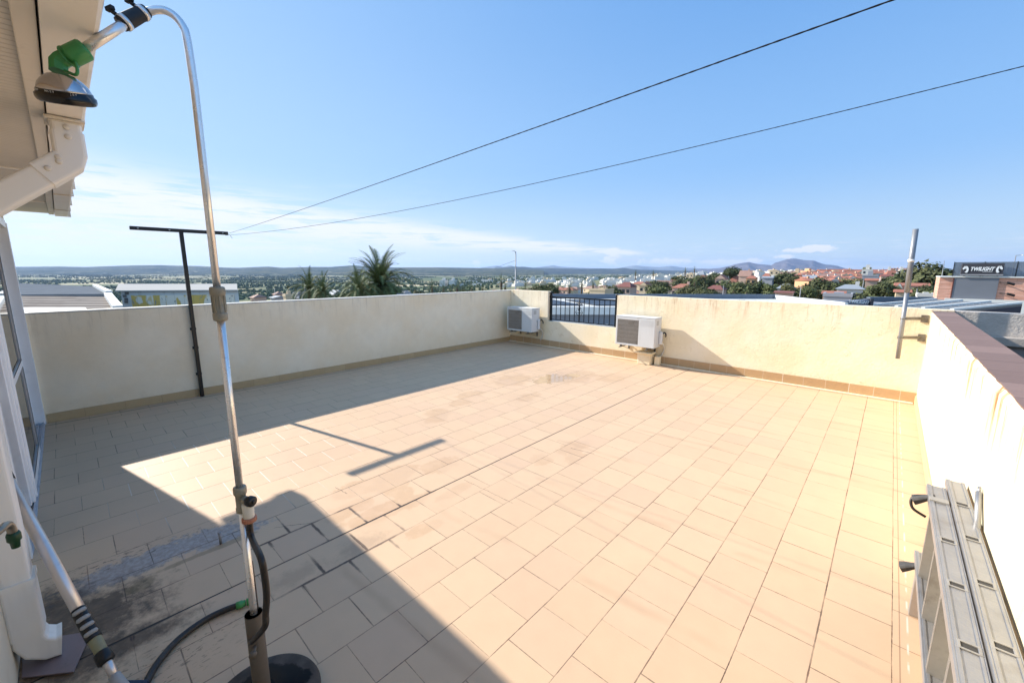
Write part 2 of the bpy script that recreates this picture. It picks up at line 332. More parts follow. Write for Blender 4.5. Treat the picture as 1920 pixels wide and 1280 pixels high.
    base=g.mix(g.m('MULTIPLY',cr,.8),base,srgb('4a382e'))
    g.lk(base,b.inputs['Base Color'])
    ro=g.m('MULTIPLY_ADD',med,.12,.50); ro=g.m('SUBTRACT',ro,g.m('MULTIPLY',blue,.14)); ro=g.m('SUBTRACT',ro,g.m('MULTIPLY',tan,.14))
    ro=g.mix(g.m('MULTIPLY',pud,.95),g.comb(ro,ro,ro),(.03,.03,.03)); g.lk(ro,b.inputs['Roughness']); b.inputs['Specular IOR Level'].default_value=.35
    bp=g.n('ShaderNodeBump'); bp.inputs['Strength'].default_value=.5; bp.inputs['Distance'].default_value=.002
    hgt=g.m('ADD',g.m('MULTIPLY',g.m('MAXIMUM',grout,main),-1),g.m('MULTIPLY',g.m('ADD',fine,g.m('MULTIPLY',r1,.8)),.12)); hgt=g.m('MULTIPLY',hgt,g.m('SUBTRACT',1,pud))
    g.lk(hgt,bp.inputs['Height']); g.lk(bp.outputs[0],b.inputs['Normal'])
    return m
fl=MB(); fl.box((XL,-4,-.12),(-1.72,YF,0)); fl.cur=1; fl.box((-1.72,-4,-.12),(XR,YF,0)); tag(fl.build('terrace_floor',[floor_mat(True),floor_mat(False)]),kind='structure')
# --- stucco
def stucco(name,c1,c2,vein=.25,strk='b08a58',samt=.0,topz=1.15,bump=.35):
    m,g,b=newmat(name); pos=g.n('ShaderNodeNewGeometry').outputs['Position']; X,Y,Z=g.xyz(pos)
    n=g.noise(pos,1.6,5,.6); n2=g.noise(pos,7,5,.65); c=g.mix(g.ramp(n,.3,.7),srgb(c1),srgb(c2))
    k=g.m('MULTIPLY_ADD',g.m('SUBTRACT',n2,.5),.16,1); c=g.mix(1,c,g.comb(k,k,k),'MULTIPLY')
    v=g.m('ABSOLUTE',g.m('SUBTRACT',g.noise(pos,2.3,6,.62,1.4),.5)); vn=g.ramp(v,.0,.012,1,0)
    c=g.mix(g.m('MULTIPLY',g.m('MULTIPLY',vn,g.ramp(n2,.45,.65)),vein),c,srgb('b79a72'))
    pt=g.ramp(g.noise(pos,3.4,4,.6),.63,.66); c=g.mix(g.m('MULTIPLY',pt,.18),c,srgb('efe3cd'))
    st=g.ramp(g.noise(g.scalev(pos,(9,9,.8)),1.4,6,.75),.5,.66)
    topf=g.m('MULTIPLY',g.ramp(g.m('SUBTRACT',topz,Z),0,.42,1,0),st)
    c=g.mix(g.m('MULTIPLY',topf,samt),c,srgb(strk))
    lowf=g.m('MULTIPLY',g.ramp(Z,.1,.28,1,0),g.ramp(n2,.4,.7)); c=g.mix(g.m('MULTIPLY',lowf,.18),c,srgb('a58a66'))
    g.lk(c,b.inputs['Base Color']); b.inputs['Roughness'].default_value=.85; b.inputs['Specular IOR Level'].default_value=.25
    bp=g.n('ShaderNodeBump'); bp.inputs['Strength'].default_value=bump; bp.inputs['Distance'].default_value=.012
    g.lk(g.m('ADD',g.noise(pos,26,6,.65),g.m('MULTIPLY',g.noise(pos,4,4),1.2)),bp.inputs['Height']); g.lk(bp.outputs[0],b.inputs['Normal']); return m
m_left=stucco('left wall stucco','efd9b6','f4e3c6',.1,'8c7250',.22,1.17,.12)
m_far=stucco('far wall stucco','ecdab6','f2e3c8',.5,'a87f4a',.5,1.163,.32)
m_right=stucco('right wall stucco','ded0ae','e6dabc',.1,'9c5f24',1.0,1.12,.2)
m_house=stucco('house wall paint','e8d8bd','eedfc8',.05,'8c7250',.1,2.2,.12)
m_cap=mat('white wall cap','d9d2c4',.7,var=.1,scale=5,bump=.2,dirt='8d8068',dscale=4,damt=.4)
def tiles(name,c1,c2,axis,period,off=0,gw=.003,gc='e0d6c8',rough=.45):
    m,g,b=newmat(name); pos=g.n('ShaderNodeNewGeometry').outputs['Position']; q=g.xyz(pos)[axis]
    u=g.m('DIVIDE',g.m('ADD',q,off),period); f=g.m('FRACT',u); e=g.m('MULTIPLY',g.m('MINIMUM',f,g.m('SUBTRACT',1,f)),period)
    r=g.wn(g.comb(g.m('FLOOR',u),1,2)); c=g.mix(r,srgb(c1),srgb(c2)); k=g.m('MULTIPLY_ADD',g.m('SUBTRACT',g.noise(pos,14,6,.7),.5),.25,1); c=g.mix(1,c,g.comb(k,k,k),'MULTIPLY')
    gm=g.m('MULTIPLY',g.ramp(g.m('SUBTRACT',e,gw*.5),-.0005,.001,1,0),g.m('MULTIPLY_ADD',g.wn(g.comb(g.m('ROUND',u),4,4)),.7,.3))
    c=g.mix(gm,c,srgb(gc)); g.lk(c,b.inputs['Base Color']); b.inputs['Roughness'].default_value=rough; b.inputs['Specular IOR Level'].default_value=.3
    bp=g.n('ShaderNodeBump'); bp.inputs['Strength'].default_value=.3; bp.inputs['Distance'].default_value=.004; g.lk(g.m('SUBTRACT',g.noise(pos,30,5),gm),bp.inputs['Height']); g.lk(bp.outputs[0],b.inputs['Normal']); return m
m_skl=tiles('left skirting tile','b69a72','bda27a',1,.33,0,.002,'8a7050'); m_skf=tiles('far skirting tile','b3926c','bd9c76',0,.25,.02,.004,'e6dccb'); m_skr=tiles('right skirting tile','d6b283','dcb98c',1,.33,.1,.002,'a07c54')
m_cop=tiles('mauve coping tile','7a6258','8b7166',1,.3,.05,.005,'4e3d36',.7)
# left wall
t=thing('parapet_wall','cream left parapet in shade with thin sunlit white top edge','wall',(XL,3.4,0))
w=MB(); w.box((XL-.12,-.30,-.5),(XL,YF+.15,1.155)); w.build('wall_body',m_left,t,.006)
w=MB(); w.box((XL-.125,-.30,1.1555),(XL+.001,YF+.155,1.172)); w.build('wall_cap',m_cap,t,.004)
w=MB(); w.box((XL+.0005,-.28,.0005),(XL+.012,YF-.013,.098)); w.build('skirting',m_skl,t,.002)
# far wall with railing opening
t=thing('parapet_wall','sunlit cream far parapet with veined plaster and a gap for the railing','wall',(-3,YF,0))
ZF=1.163; SILL=.545; OX0,OX1=-5.35,-3.73
w=MB(); w.box((XL+.001,YF,-.5),(OX0,YF+.15,ZF+.012)); w.box((OX0,YF,-.5),(OX1,YF+.15,SILL)); 
def roughedge(mb,x0,x1,z):   # wall length with a slightly uneven top line
    n=int((x1-x0)/.12); xs=[x0+(x1-x0)*i/n for i in range(n+1)]; zs=[z+.006*NZ.noise(V((x*3,1,0)))+.003*NZ.noise(V((x*13,1,0))) for x in xs]
    vs=[];fs=[]
    for x,zz in zip(xs,zs): vs+=[(x,YF,-.5),(x,YF,zz),(x,YF+.15,zz),(x,YF+.15,-.5)]
    for i in range(n):
        a=i*4;b_=a+4
        for k in range(4): fs.append((a+k,b_+k,b_+(k+1)%4,a+(k+1)%4))
    fs+=[(0,1,2,3),(n*4+3,n*4+2,n*4+1,n*4)]
    mb.add(vs,fs)
roughedge(w,OX1,XR+.19,ZF)
w.build('wall_body',m_far,t)
w=MB(); w.box((XL+.013,YF-.012,.0005),(XR-.001,YF-.0005,.135)); w.build('skirting',m_skf,t,.002)
w=MB(); w.box((XL+.013,YF-.06,.0005),(XR-.02,YF-.0125,.012)); w.build('kerb_strip',m_far,t,.004)
w=MB(); w.box((OX0+.002,YF+.03,SILL+.0005),(OX1-.002,YF+.16,SILL+.012)); w.build('sill',mat('sill stone','b8b4ac',.6,dirt='6c655c'),t,.003)
# right wall
t=thing('parapet_wall','glaring pale right parapet topped with mauve coping tiles','wall',(XR,3,0))
n=150; vs=[];fs=[]
for i in range(n+1):
    y=-1.2+(YF+.0-(-1.2))*i/n; z=1.128; d=.007*NZ.noise(V((y*5,3,0)))+.004*NZ.noise(V((y*17,3,0)))
    vs+=[(XR,y,-.5),(XR,y,z-.03+d*2.6),(XR+.012+d,y,z+.003),(XR+.18,y,z),(XR+.18,y,-.5)]
for i in range(n):
    a=i*5
    for k in range(5): fs.append((a+k,a+5+k,a+5+(k+1)%5,a+(k+1)%5))
fs+=[(4,3,2,1,0),(n*5,n*5+1,n*5+2,n*5+3,n*5+4)]
w=MB(); w.add(vs,fs); w.build('wall_body',m_right,t)
w=MB(); vs=[];fs=[]
for i in range(n+1):
    y=-1.2+(YF+.12+1.2)*i/n; d=.006*NZ.noise(V((y*6,8,0)))+.004*NZ.noise(V((y*23,8,0)))
    vs+=[(XR+.010+d,y,1.131),(XR+.006+d,y,1.142),(XR+.186,y,1.146),(XR+.186,y,1.128)]
for i in range(n):
    a=i*4
    for k in range(4): fs.append((a+k,a+4+k,a+4+(k+1)%4,a+(k+1)%4))
fs+=[(3,2,1,0),(n*4,n*4+1,n*4+2,n*4+3)]
w.add(vs,fs); w.build('coping',m_cop,t)
w=MB(); w.box((XR-.012,-1.2,.0005),(XR-.0005,YF-.013,.10)); w.build('skirting',m_skr,t,.002)
# neighbour's roof and wall
t=thing('neighbour_terrace','rough grey rendered terrace next door beyond the mauve coping','building',(1.5,5,0))
m_grey=mat('grey render','b8aea4',.95,var=.2,scale=9,bump=.9,bscale=45,dirt='7d736a',dscale=2)
w=MB(); w.box((XR+.195,YF+.02,.3),(7,YF+.17,1.155)); w.build('wall_body',m_grey,t,.008)
w=MB(); w.box((XR+.195,YF-.06,.80),(7,YF+.0195,.90)); w.build('ledge',mat('neighbour ledge','a89e94',.9,bump=.5,dirt='6d6259'),t,.01)
w=MB(); w.box((XR+.195,-2,.2),(7,YF-.0605,.78)); w.build('roof_deck',mat('neighbour floor','5d4f45',.9,var=.25,scale=4,bump=.4,dirt='3c352f'),t)
# ================================================================== HOUSE (eaves, gutter, downpipe, sliding door)
m_pvc=mat('white pvc','f2eadf',.38,var=.05,scale=3,dirt='a8957c',dscale=2.5,damt=.35,streak=True,rvar=.06)
m_pvc2=mat('aged pvc','e4d9c9',.45,var=.08,scale=5,dirt='8f7d66',dscale=5,damt=.5)
m_alu=mat('white aluminium','f0eeec',.35,var=.03,scale=6,dirt='a8a49f',dscale=5,damt=.2)
m_dark=mat('rubber seal','141416',.6)
m,g,b=newmat('soffit boards'); pos=g.n('ShaderNodeNewGeometry').outputs['Position']; X,Y,Z=g.xyz(pos)
f=g.m('FRACT',g.m('DIVIDE',X,.034)); ln=g.ramp(g.m('ABSOLUTE',g.m('SUBTRACT',f,.5)),.38,.5,0,1)
c=g.mix(g.m('MULTIPLY',ln,.35),srgb('d8d0c4'),srgb('9c9284')); k=g.m('MULTIPLY_ADD',g.m('SUBTRACT',g.noise(pos,3,5,.6),.5),.3,1); c=g.mix(1,c,g.comb(k,k,k),'MULTIPLY')
g.lk(c,b.inputs['Base Color']); b.inputs['Roughness'].default_value=.6
bp=g.n('ShaderNodeBump'); bp.inputs['Distance'].default_value=.003; g.lk(g.m('MULTIPLY',ln,-1),bp.inputs['Height']); g.lk(bp.outputs[0],b.inputs['Normal']); m_soff=m
m_roof=mat('roof tile clay','a0603f',.85,var=.25,scale=8)
HX=-6.55; DX=-3.38; SZ=2.19
t=house=thing('house','cream house with white gutter, downpipe and sliding glass door on the left','house',(-2,YH,0))
w=MB()
w.box((DX,YH-.2,0),(4,YH,SZ-.005)); w.box((HX,YH-.2,2.08),(DX,YH,SZ-.005)); w.box((HX-.0,-6,0),(HX+.15,YH-.2,SZ-.005)); w.box((HX,-6.2,0),(4,-6,3.3)); w.box((3.85,-6,0),(4,YH-.2,SZ-.005))
w.add([(HX,YH-.2,SZ-.006),(HX,-6,SZ-.006),(HX,-6,3.85),(HX,-.0,2.26),(HX,-.004,SZ+.02)],[(0,1,2,3,4)]); w.add([(HX+.15,YH-.2,SZ-.006),(HX+.15,-6,SZ-.006),(HX+.15,-6,3.85),(HX+.15,-.0,2.26),(HX+.15,-.004,SZ+.02)],[(4,3,2,1,0)])
w.box((HX+.15,-6,-.13),(3.85,YH-.2,-.01))
w.build('wall',m_house,t,.004)
w=MB(); w.box((XL-.1,-6,-6.5),(XR+.17,YF+.1,-.52)); w.build('lower_storeys',m_house,t)
w=MB(); w.box((HX-.1,-.305,SZ),(4,-.004,SZ+.012)); w.build('soffit',m_soff,t)
w=MB(); w.box((HX-.1,-.004,SZ-.012),(4,.036,SZ+.14)); w.build('fascia',m_pvc2,t,.003)
for x in(-1.15,-3.9,-5.6):
    w=MB(); w.box((x,-.303,SZ-.006),(x+.035,-.006,SZ+.001)); w.build('soffit_joint',m_pvc,t,.002)
w=MB(); lo=[V((HX-.12,.0,SZ+.1)),V((4,.0,SZ+.1)),V((4,-6.2,SZ+1.9)),V((HX-.12,-6.2,SZ+1.9))]
lo=[V((HX-.12,-6.2,SZ+1.75)),V((4,-6.2,SZ+1.75)),V((4,.08,SZ+.085)),V((HX-.12,.08,SZ+.085))]; w.hexa(lo,[p+V((0,0,.05)) for p in lo])
for i in range(46):
    x=HX-.02+i*.23
    if x<4: w.tube([(x,-.03,SZ+.115),(x,-6.2,SZ+1.80)],.05,8)
w.build('roof',m_roof,t)
# gutter: moulded square section
GZ=2.168
gp=[(.04,0),(.128,0),(.136,.006),(.139,.02),(.139,.052),(.146,.058),(.153,.07),(.155,.098),(.158,.104),(.150,.106),(.146,.098),(.132,.06),(.128,.012),(.05,.012),(.05,.10),(.04,.10)]
w=MB(); w.sweep([(HX-.1,0,GZ),(4,0,GZ)],[(a,b_) for a,b_ in gp],V((0,1,0))); gut=w.build('gutter',m_pvc,t,merge=True)
w=MB(); w.box((HX-.104,.038,GZ-.002),(HX-.098,.158,GZ+.106)); w.build('end_cap',m_pvc2,gut,.002)
for x in (-5.95,-4.75,-3.4,-.9,.6):
    w=MB(); w.box((x-.012,.036,GZ-.006),(x+.012,.142,GZ-.0005)); w.box((x-.012,.1395,GZ-.006),(x+.012,.147,GZ+.055)); w.box((x-.012,.1475,GZ+.05),(x+.012,.163,GZ+.108)); w.build('bracket',m_pvc2,gut,.002)
for x in(-2.75,):
    w=MB(); w.sweep([(x-.06,0,GZ),(x+.06,0,GZ)],[(.04+(a-.04)*1.05-.002,b_*1.04-.004) for a,b_ in gp],V((0,1,0))); w.build('union_joint',m_pvc,gut,merge=True)
# downpipe: outlet, swan neck, then down the wall
PX=-2.43
def rect(hx,hy,r=.012):
    o=[]
    for sx,sy,a0 in((1,1,0),(-1,1,90),(-1,-1,180),(1,-1,270)):
        for k in range(4):
            a=math.radians(a0+k*30); o.append((sx*(hx-r)+r*math.cos(a),sy*(hy-r)+r*math.sin(a)))
    return o
dp=MB(); pr=rect(.05,.042)
dp.sweep([(PX,.085,GZ-.002),(PX,.085,2.045)],pr)
dp.sweep([(PX,.085,2.0451),(PX,.085,2.03),(PX,.06,2.0),(PX,-.18,1.80),(PX,-.235,1.755),(PX,-.266,1.70),(PX,-.266,.30)],pr)
dpo=dp.build('downpipe',m_pvc,t)
w=MB(); pr2=rect(.054,.046)
w.sweep([(PX,.085,2.12),(PX,.085,2.04),(PX,.078,2.018),(PX,.055,1.998),(PX,.0,1.952)],pr2); w.build('elbow',m_pvc,dpo)
w=MB(); w.box((PX-.07,.03,GZ-.012),(PX+.07,.137,GZ-.003)); w.sweep([(PX,.085,GZ-.012),(PX,.085,2.15)],pr2); w.build('outlet',m_pvc2,dpo,.002)
for p,nrm in(((PX+.054,.085,2.10),(1,0,0)),((PX+.05,.085,2.135),(1,0,0)),((PX+.054,.05,2.005),(1,0,0)),((PX+.054,.018,1.975),(1,0,0)),((PX+.054,.05,2.02),(1,0,0))):
    w=MB(); w.lathe([(.011,-.001),(.010,.003),(.006,.006)],frame(p,nrm),12); w.build('rivet',m_pvc2,dpo)
w=MB(); w.sweep([(PX,-.266,.385),(PX,-.266,.155)],rect(.056,.048)); w.sweep([(PX,-.266,.395),(PX,-.266,.375)],rect(.059,.051)); w.build('collar',m_pvc,dpo)
w=MB(); w.sweep([(PX,-.266,.2),(PX,-.266,.13),(PX,-.25,.09),(PX,-.215,.062),(PX,-.185,.058)],rect(.053,.045)); w.build('shoe',m_pvc,dpo)
# sliding door
door=MB()
door.box((HX+.08,YH-.115,0.001),(HX+.155,YH+.018,2.05)); door.box((DX-.05,YH-.115,.001),(DX+.0,YH+.01,2.05)); door.box((HX+.1551,YH-.115,2.0),(DX-.0501,YH+.012,2.075))
dframe=door.build('sliding_door',m_alu,t,.003)
w=MB(); w.box((HX+.156,YH-.15,.001),(DX-.051,YH+.012,.012))
for y in(-.095,-.062,-.03,.0): w.box((HX+.156,YH+y-.003,.0122),(DX-.051,YH+y+.003,.030))
w.build('sill_track',mat('track aluminium','b9bcc2',.4,.3,var=.2,scale=14,dirt='4a4a50',dscale=9),dframe)
m,g,b=newmat('door glass'); b.inputs['Base Color'].default_value=(.02,.025,.03,1); b.inputs['Roughness'].default_value=.02; b.inputs['IOR'].default_value=1.52; b.inputs['Alpha'].default_value=1; b.inputs['Specular IOR Level'].default_value=.7; m_glass=m
def leaf(x0,x1,y,name='door_leaf',mid=(.80,.42)):
    w=MB(); s_=.045
    w.box((x0,y-.014,.03),(x0+s_,y+.014,1.995)); w.box((x1-s_,y-.014,.03),(x1,y+.014,1.995)); w.box((x0+s_,y-.014,.03),(x1-s_,y+.014,.105)); w.box((x0+s_,y-.014,1.94),(x1-s_,y+.014,1.995))
    for z in mid: w.box((x0+s_,y-.0135,z),(x1-s_,y+.0135,z+.055))
    o=w.build(name,m_alu,dframe,.003)
    zs=[.105]+sum([[z,z+.055] for z in sorted(mid)],[])+[1.94]
    for i in range(0,len(zs),2):
        a,c_=zs[i],zs[i+1]; w=MB(); w.box((x0+s_,y+.0142,a),(x0+s_+.008,y+.0155,c_)); w.box((x0+s_,y+.0142,a),(x1-s_,y+.0155,a+.008)); w.box((x1-s_-.008,y+.0142,a),(x1-s_,y+.0155,c_)); w.build('seal',m_dark,o,merge=True)
    w=MB(); w.box((x0+s_+.001,y-.004,.106),(x1-s_-.001,y+.004,1.939)); w.build('pane',m_glass,o); return o
leaf(HX+.158,-5.42,YH-.078,mid=(.80,)); leaf(-5.47,-4.28,YH-.046,mid=(.42,.80)); leaf(-5.35,-4.22,YH-.012,mid=(.8,)); leaf(-4.55,-3.62,YH-.088,mid=(.8,))
w=MB(); w.box((-4.30,YH-.03,.03),(-4.255,YH+.012,1.99)); w.box((-4.215,YH-.02,.03),(-4.16,YH+.006,1.99)); w.box((-4.158,YH-.06,.03),(-4.11,YH-.01,1.99)); w.build('edge_profile',m_alu,dframe,.004)
# garden tap on the wall
m_brass=mat('weathered chrome tap','8d877c',.35,.85,var=.3,scale=40,dirt='4f463c',dscale=30)
m_green=mat('green hose plastic','3c8a4a',.42,var=.1,scale=20,dirt='1d4a24',dscale=15,damt=.3)
m_dgreen=mat('dark green plastic','123f22',.45)
m_black=mat('black plastic','0d0d0f',.42,var=.2)
w=MB(); w.lathe([(.024,0),(.024,.006),(.012,.008)],frame((-1.93,YH+.001,.80),(0,1,0)),16); w.tube(smooth_path([(-1.93,YH,.80),(-1.935,-.245,.80),(-1.955,-.225,.803),(-1.99,-.215,.80),(-2.01,-.21,.785),(-2.02,-.208,.755)],5),.0115,12)
w.lathe([(.015,0),(.017,.01),(.012,.022),(.009,.035)],frame((-1.935,-.245,.805),(0,0,1)),14)
tap=w.build('tap',m_brass,t)
w=MB(); w.box((-1.975,-.252,.838),(-1.895,-.238,.846)); w.build('lever',m_brass,tap,.003)
w=MB(); w.lathe([(.014,0),(.017,-.008),(.017,-.028),(.012,-.034),(.010,-.055)][::-1],frame((-2.02,-.208,.758),(0,0,1)),14); w.build('hose_adapter',m_dgreen,tap)
# ================================================================== CLOTHESLINE POST
m_bp=mat('black painted steel','101214',.38,.2,var=.25,scale=10,dirt='3a322c',dscale=14,damt=.35)
t=thing('clothesline_post','black steel T-shaped clothesline post standing against the left parapet','post',(XL+.05,1.05,0))
w=MB(); w.box((XL+.028,1.03,.002),(XL+.068,1.07,2.05)); w.build('upright',m_bp,t,.003)
w=MB(); w.box((XL+.025,.592,2.0505),(XL+.071,1.53,2.09)); cb=w.build('crossbar',m_bp,t,.003)
for y in(.66,.94,1.47):
    w=MB(); w.lathe([(.009,0),(.009,.006),(.005,.009)],frame((XL+.071,y,2.07),(1,0,0)),10); w.build('bolt',mat('zinc bolt','9a9a98',.35,.9) if 'zinc bolt' not in MATS else MATS['zinc bolt'],cb)
for z in(.28,.62,.86):
    w=MB(); w.box((XL+.001,1.02,z),(XL+.0275,1.08,z+.03)); w.build('wall_clip',m_bp,t,.002)
m_wire=mat('black clothesline','2a2c30',.9,var=.1,spec=.1)
def wire(a,b_,sag,label):
    a,b_=V(a),V(b_); pts=[a.lerp(b_,i/60)-V((0,0,sag*4*(i/60)*(1-i/60))) for i in range(61)]
    w=MB()
    # two twisted strands
    for ph in(0,PI):
        q=[]
        L=(b_-a).length; n=int(L/.02)
        for i in range(n+1):
            t_=i/n; p=a.lerp(b_,t_)-V((0,0,sag*4*t_*(1-t_))); k=t_*L/.03*2*PI*.5+ph; q.append(p+V((0,math.cos(k),math.sin(k)))*.0006)
        w.tube(q,.0014,5)
    return tag(w.build('clothesline',m_wire),label,'clothesline','clotheslines strung from the black post')
WA=((XL+.05,1.50,2.055),(1.2,.99,2.10),.02); WB=((XL+.05,1.50,2.045),(1.6,2.42,2.42),.14)
wire(*WA,'upper black clothesline rising steeply to the top right of the sky')
wire(*WB,'lower black clothesline running to the right edge of the sky')
w=MB(); w.tube(smooth_path([(XL+.05,1.50,2.05),(XL+.06,1.545,2.05),(XL+.05,1.56,2.035),(XL+.045,1.575,2.01)],4),.0022,6); w.build('wire_tail',m_wire,t)
# ================================================================== AIR CONDITIONERS
m_ac=mat('ac white enamel','cfcfcd',.4,var=.04,scale=5,dirt='a59c8c',dscale=5,damt=.25,streak=True)
m_grl=mat('ac grille wire','a8a198',.5,.2,var=.15,scale=20,dirt='6a5a48',dscale=10,damt=.5)
m_fin=mat('ac dark recess','6e6861',.8,var=.4,scale=15)
m_zb=mat('galvanised bracket','7d776e',.5,.6,var=.3,scale=20,dirt='5a3c28',dscale=12)
def ac(label,x0,x1,z0,z1,y0,y1,group='outdoor air conditioner units on the far parapet'):
    t=thing('air_conditioner',label,'air conditioner',((x0+x1)/2,y1,z0),0,group)
    w=MB(); gx=x0+(x1-x0)*.60; fx0,fx1=x0+.035,gx; fz0,fz1=z0+.035,z1-.06
    w.box((x0,y0+.02,z0),(x1,y1,z1-.012)); body=w.build('casing',m_ac,t,.012,3)
    w=MB(); w.box((x0-.004,y0-.004,z1-.0115),(x1+.004,y1+.004,z1)); w.build('lid',m_ac,t,.005)
    # front frame with opening
    w=MB(); w.box((x0+.002,y0,z0+.002),(fx0,y0+.0195,z1-.013)); w.box((fx0,y0,z0+.002),(fx1,y0+.0195,fz0)); w.box((fx0,y0,fz1),(fx1,y0+.0195,z1-.013)); w.box((fx1,y0,z0+.002),(x1-.002,y0+.0195,z1-.013)); w.build('front_panel',m_ac,t,.004)
    w=MB(); w.box((fx0,y0+.0165,fz0),(fx1,y0+.0198,fz1)); w.build('recess',m_fin,t)
    w=MB(); cx,cz=(fx0+fx1)/2,(fz0+fz1)/2
    for k in range(5):
        a=k*2*PI/5; M=frame((cx,y0+.0145,cz),(0,-1,0),(math.cos(a),0,math.sin(a))); w.add([M@V(p) for p in((.02,-.02,0),(.17,-.05,.0),(.19,.05,.001),(.03,.03,.001))],[(0,1,2,3)])
    w.lathe([(.035,0),(.03,.004)],frame((cx,y0+.015,cz),(0,-1,0)),16); w.build('fan',m_fin,t)
    w=MB(); n=int((fx1-fx0)/.0085)
    for i in range(n+1): x=fx0+(fx1-fx0)*i/n; w.box((x-.0018,y0+.001,fz0),(x+.0018,y0+.0036,fz1))
    for i in range(7): z=fz0+(fz1-fz0)*i/6; w.box((fx0,y0+.0038,z-.003),(fx1,y0+.0068,z+.003))
    w.build('grille',m_grl,t)
    w=MB()
    for i in range(9): z=z1-.05-.012*i; w.box((fx1+.03,y0-.0015,z),(x1-.03,y0-.0002,z+.004))
    w.build('louvre',m_ac,t)
    # right side: recessed grip, pipe cover and pipes
    w=MB(); w.box((x1+.0002,y0+.06,z1-.13),(x1+.002,y0+.15,z1-.05)); w.build('grip',mat('grip shade','b2b0ab',.5) if 'grip shade' not in MATS else MATS['grip shade'],t,.001)
    w=MB(); w.box((x1+.0002,y0+.17,z0+.05),(x1+.055,y1-.04,z0+.27)); w.build('valve_cover',m_ac,t,.018,3)
    w=MB(); w.tube(smooth_path([(x1+.05,y1-.05,z0+.24),(x1+.075,y1-.03,z0+.26),(x1+.085,y1+.0,z0+.22),(x1+.07,y1+.03,z0+.18)],4),.011,8); w.build('pipe',m_black,t)
    w=MB(); w.tube(smooth_path([(x1+.03,y1-.08,z0+.10),(x1+.06,y1-.02,z0+.04),(x1+.05,YF-.03,z0-.04),(x1+.01,YF-.025,z0-.16),(x1-.02,YF-.02,z0-.19)],4),.013,8); w.build('insulated_pipe',mat('pipe insulation','c8c2b6',.8,var=.1) if 'pipe insulation' not in MATS else MATS['pipe insulation'],t)
    for x in(x0+.09,x1-.14):
        w=MB(); w.box((x,y0-.03,z0-.042),(x+.028,YF-.001,z0-.03)); w.box((x,YF-.016,z0-.12),(x+.028,YF-.001,z0-.0425)); w.bar((x+.014,YF-.02,z0-.115),(x+.014,y0+.12,z0-.044),.02,.004); 
        w.box((x-.005,y0+.02,z0-.0295),(x+.033,y0+.05,z0-.0005)); w.box((x-.005,y1-.06,z0-.0295),(x+.033,y1-.03,z0-.0005)); w.build('bracket',m_zb,t)
    return t
ac('white air conditioner unit half shaded in the far left corner',-6.21,-5.50,.315,.825,6.6,6.87)
ac('white air conditioner unit in full sun just right of the railing',-3.55,-2.83,.315,.83,6.6,6.87)
t=thing('concrete_block','cream painted block standing under the sunlit air conditioner','block',(-3.0,6.8,0))
w=MB(); w.box((-3.16,6.70,.001),(-2.93,6.885,.19)); w.box((-3.19,6.67,.19),(-2.90,6.885,.215)); w.build('block_body',m_far,t,.008)
w=MB(); w.box((-2.885,6.78,.001),(-2.80,6.87,.15)); w.build('footing',m_far,t,.006)
# ================================================================== RAILING
t=thing('railing','black wrought iron railing with scroll filling the gap in the far parapet','railing',(-4.54,7.02,SILL))
w=MB(); w.box((-5.335,7.0,SILL+.013),(-5.295,7.04,1.115)); w.build('post',m_bp,t,.003); w=MB(); w.box((-3.80,7.0,SILL+.013),(-3.755,7.04,1.115)); w.build('post',m_bp,t,.003)
for x in(-5.315,-3.777):
    w=MB(); w.lathe([(.012,1.115),(.02,1.12),(.027,1.135),(.03,1.15),(.025,1.168),(.012,1.178)],Matrix.Translation((x,7.02,0)),14); w.build('finial',m_bp,t)
w=MB(); w.box((-5.36,7.005,1.045),(-3.72,7.035,1.075)); w.build('top_rail',m_bp,t,.003)
w=MB(); w.box((-5.294,7.008,.575),(-3.801,7.032,.592)); w.build('bottom_rail',m_bp,t,.002)
for i in range(1,13):
    x=-5.295+i*(5.295-3.80)/13+.01*(i==6); w=MB(); w.box((x-.006,7.014,.5925),(x+.006,7.026,1.0445)); w.build('baluster',m_bp,t)
w=MB(); cx=-4.60
def scroll(c,s,f,r=.04):
    return [(c+s*(.012+r*(1-k/18)*math.cos(k*.45)),7.008,f+r*(1-k/22)*math.sin(k*.45)) for k in range(16)]
for s_ in(-1,1):
    w.tube(scroll(cx,s_,.93,.045),.005,6); w.tube(scroll(cx,s_,.84,.04),.005,6); w.tube(smooth_path([(cx,7.008,.72),(cx+s_*.05,7.008,.735),(cx+s_*.08,7.008,.775),(cx+s_*.055,7.008,.82)],4),.006,6)
w.box((cx-.08,7.004,.955),(cx+.08,7.013,.965)); w.box((cx-.07,7.004,.765),(cx+.07,7.013,.775)); w.tube([(cx,7.008,.59),(cx,7.008,1.04)],.008,6); w.build('scrollwork',m_bp,t)
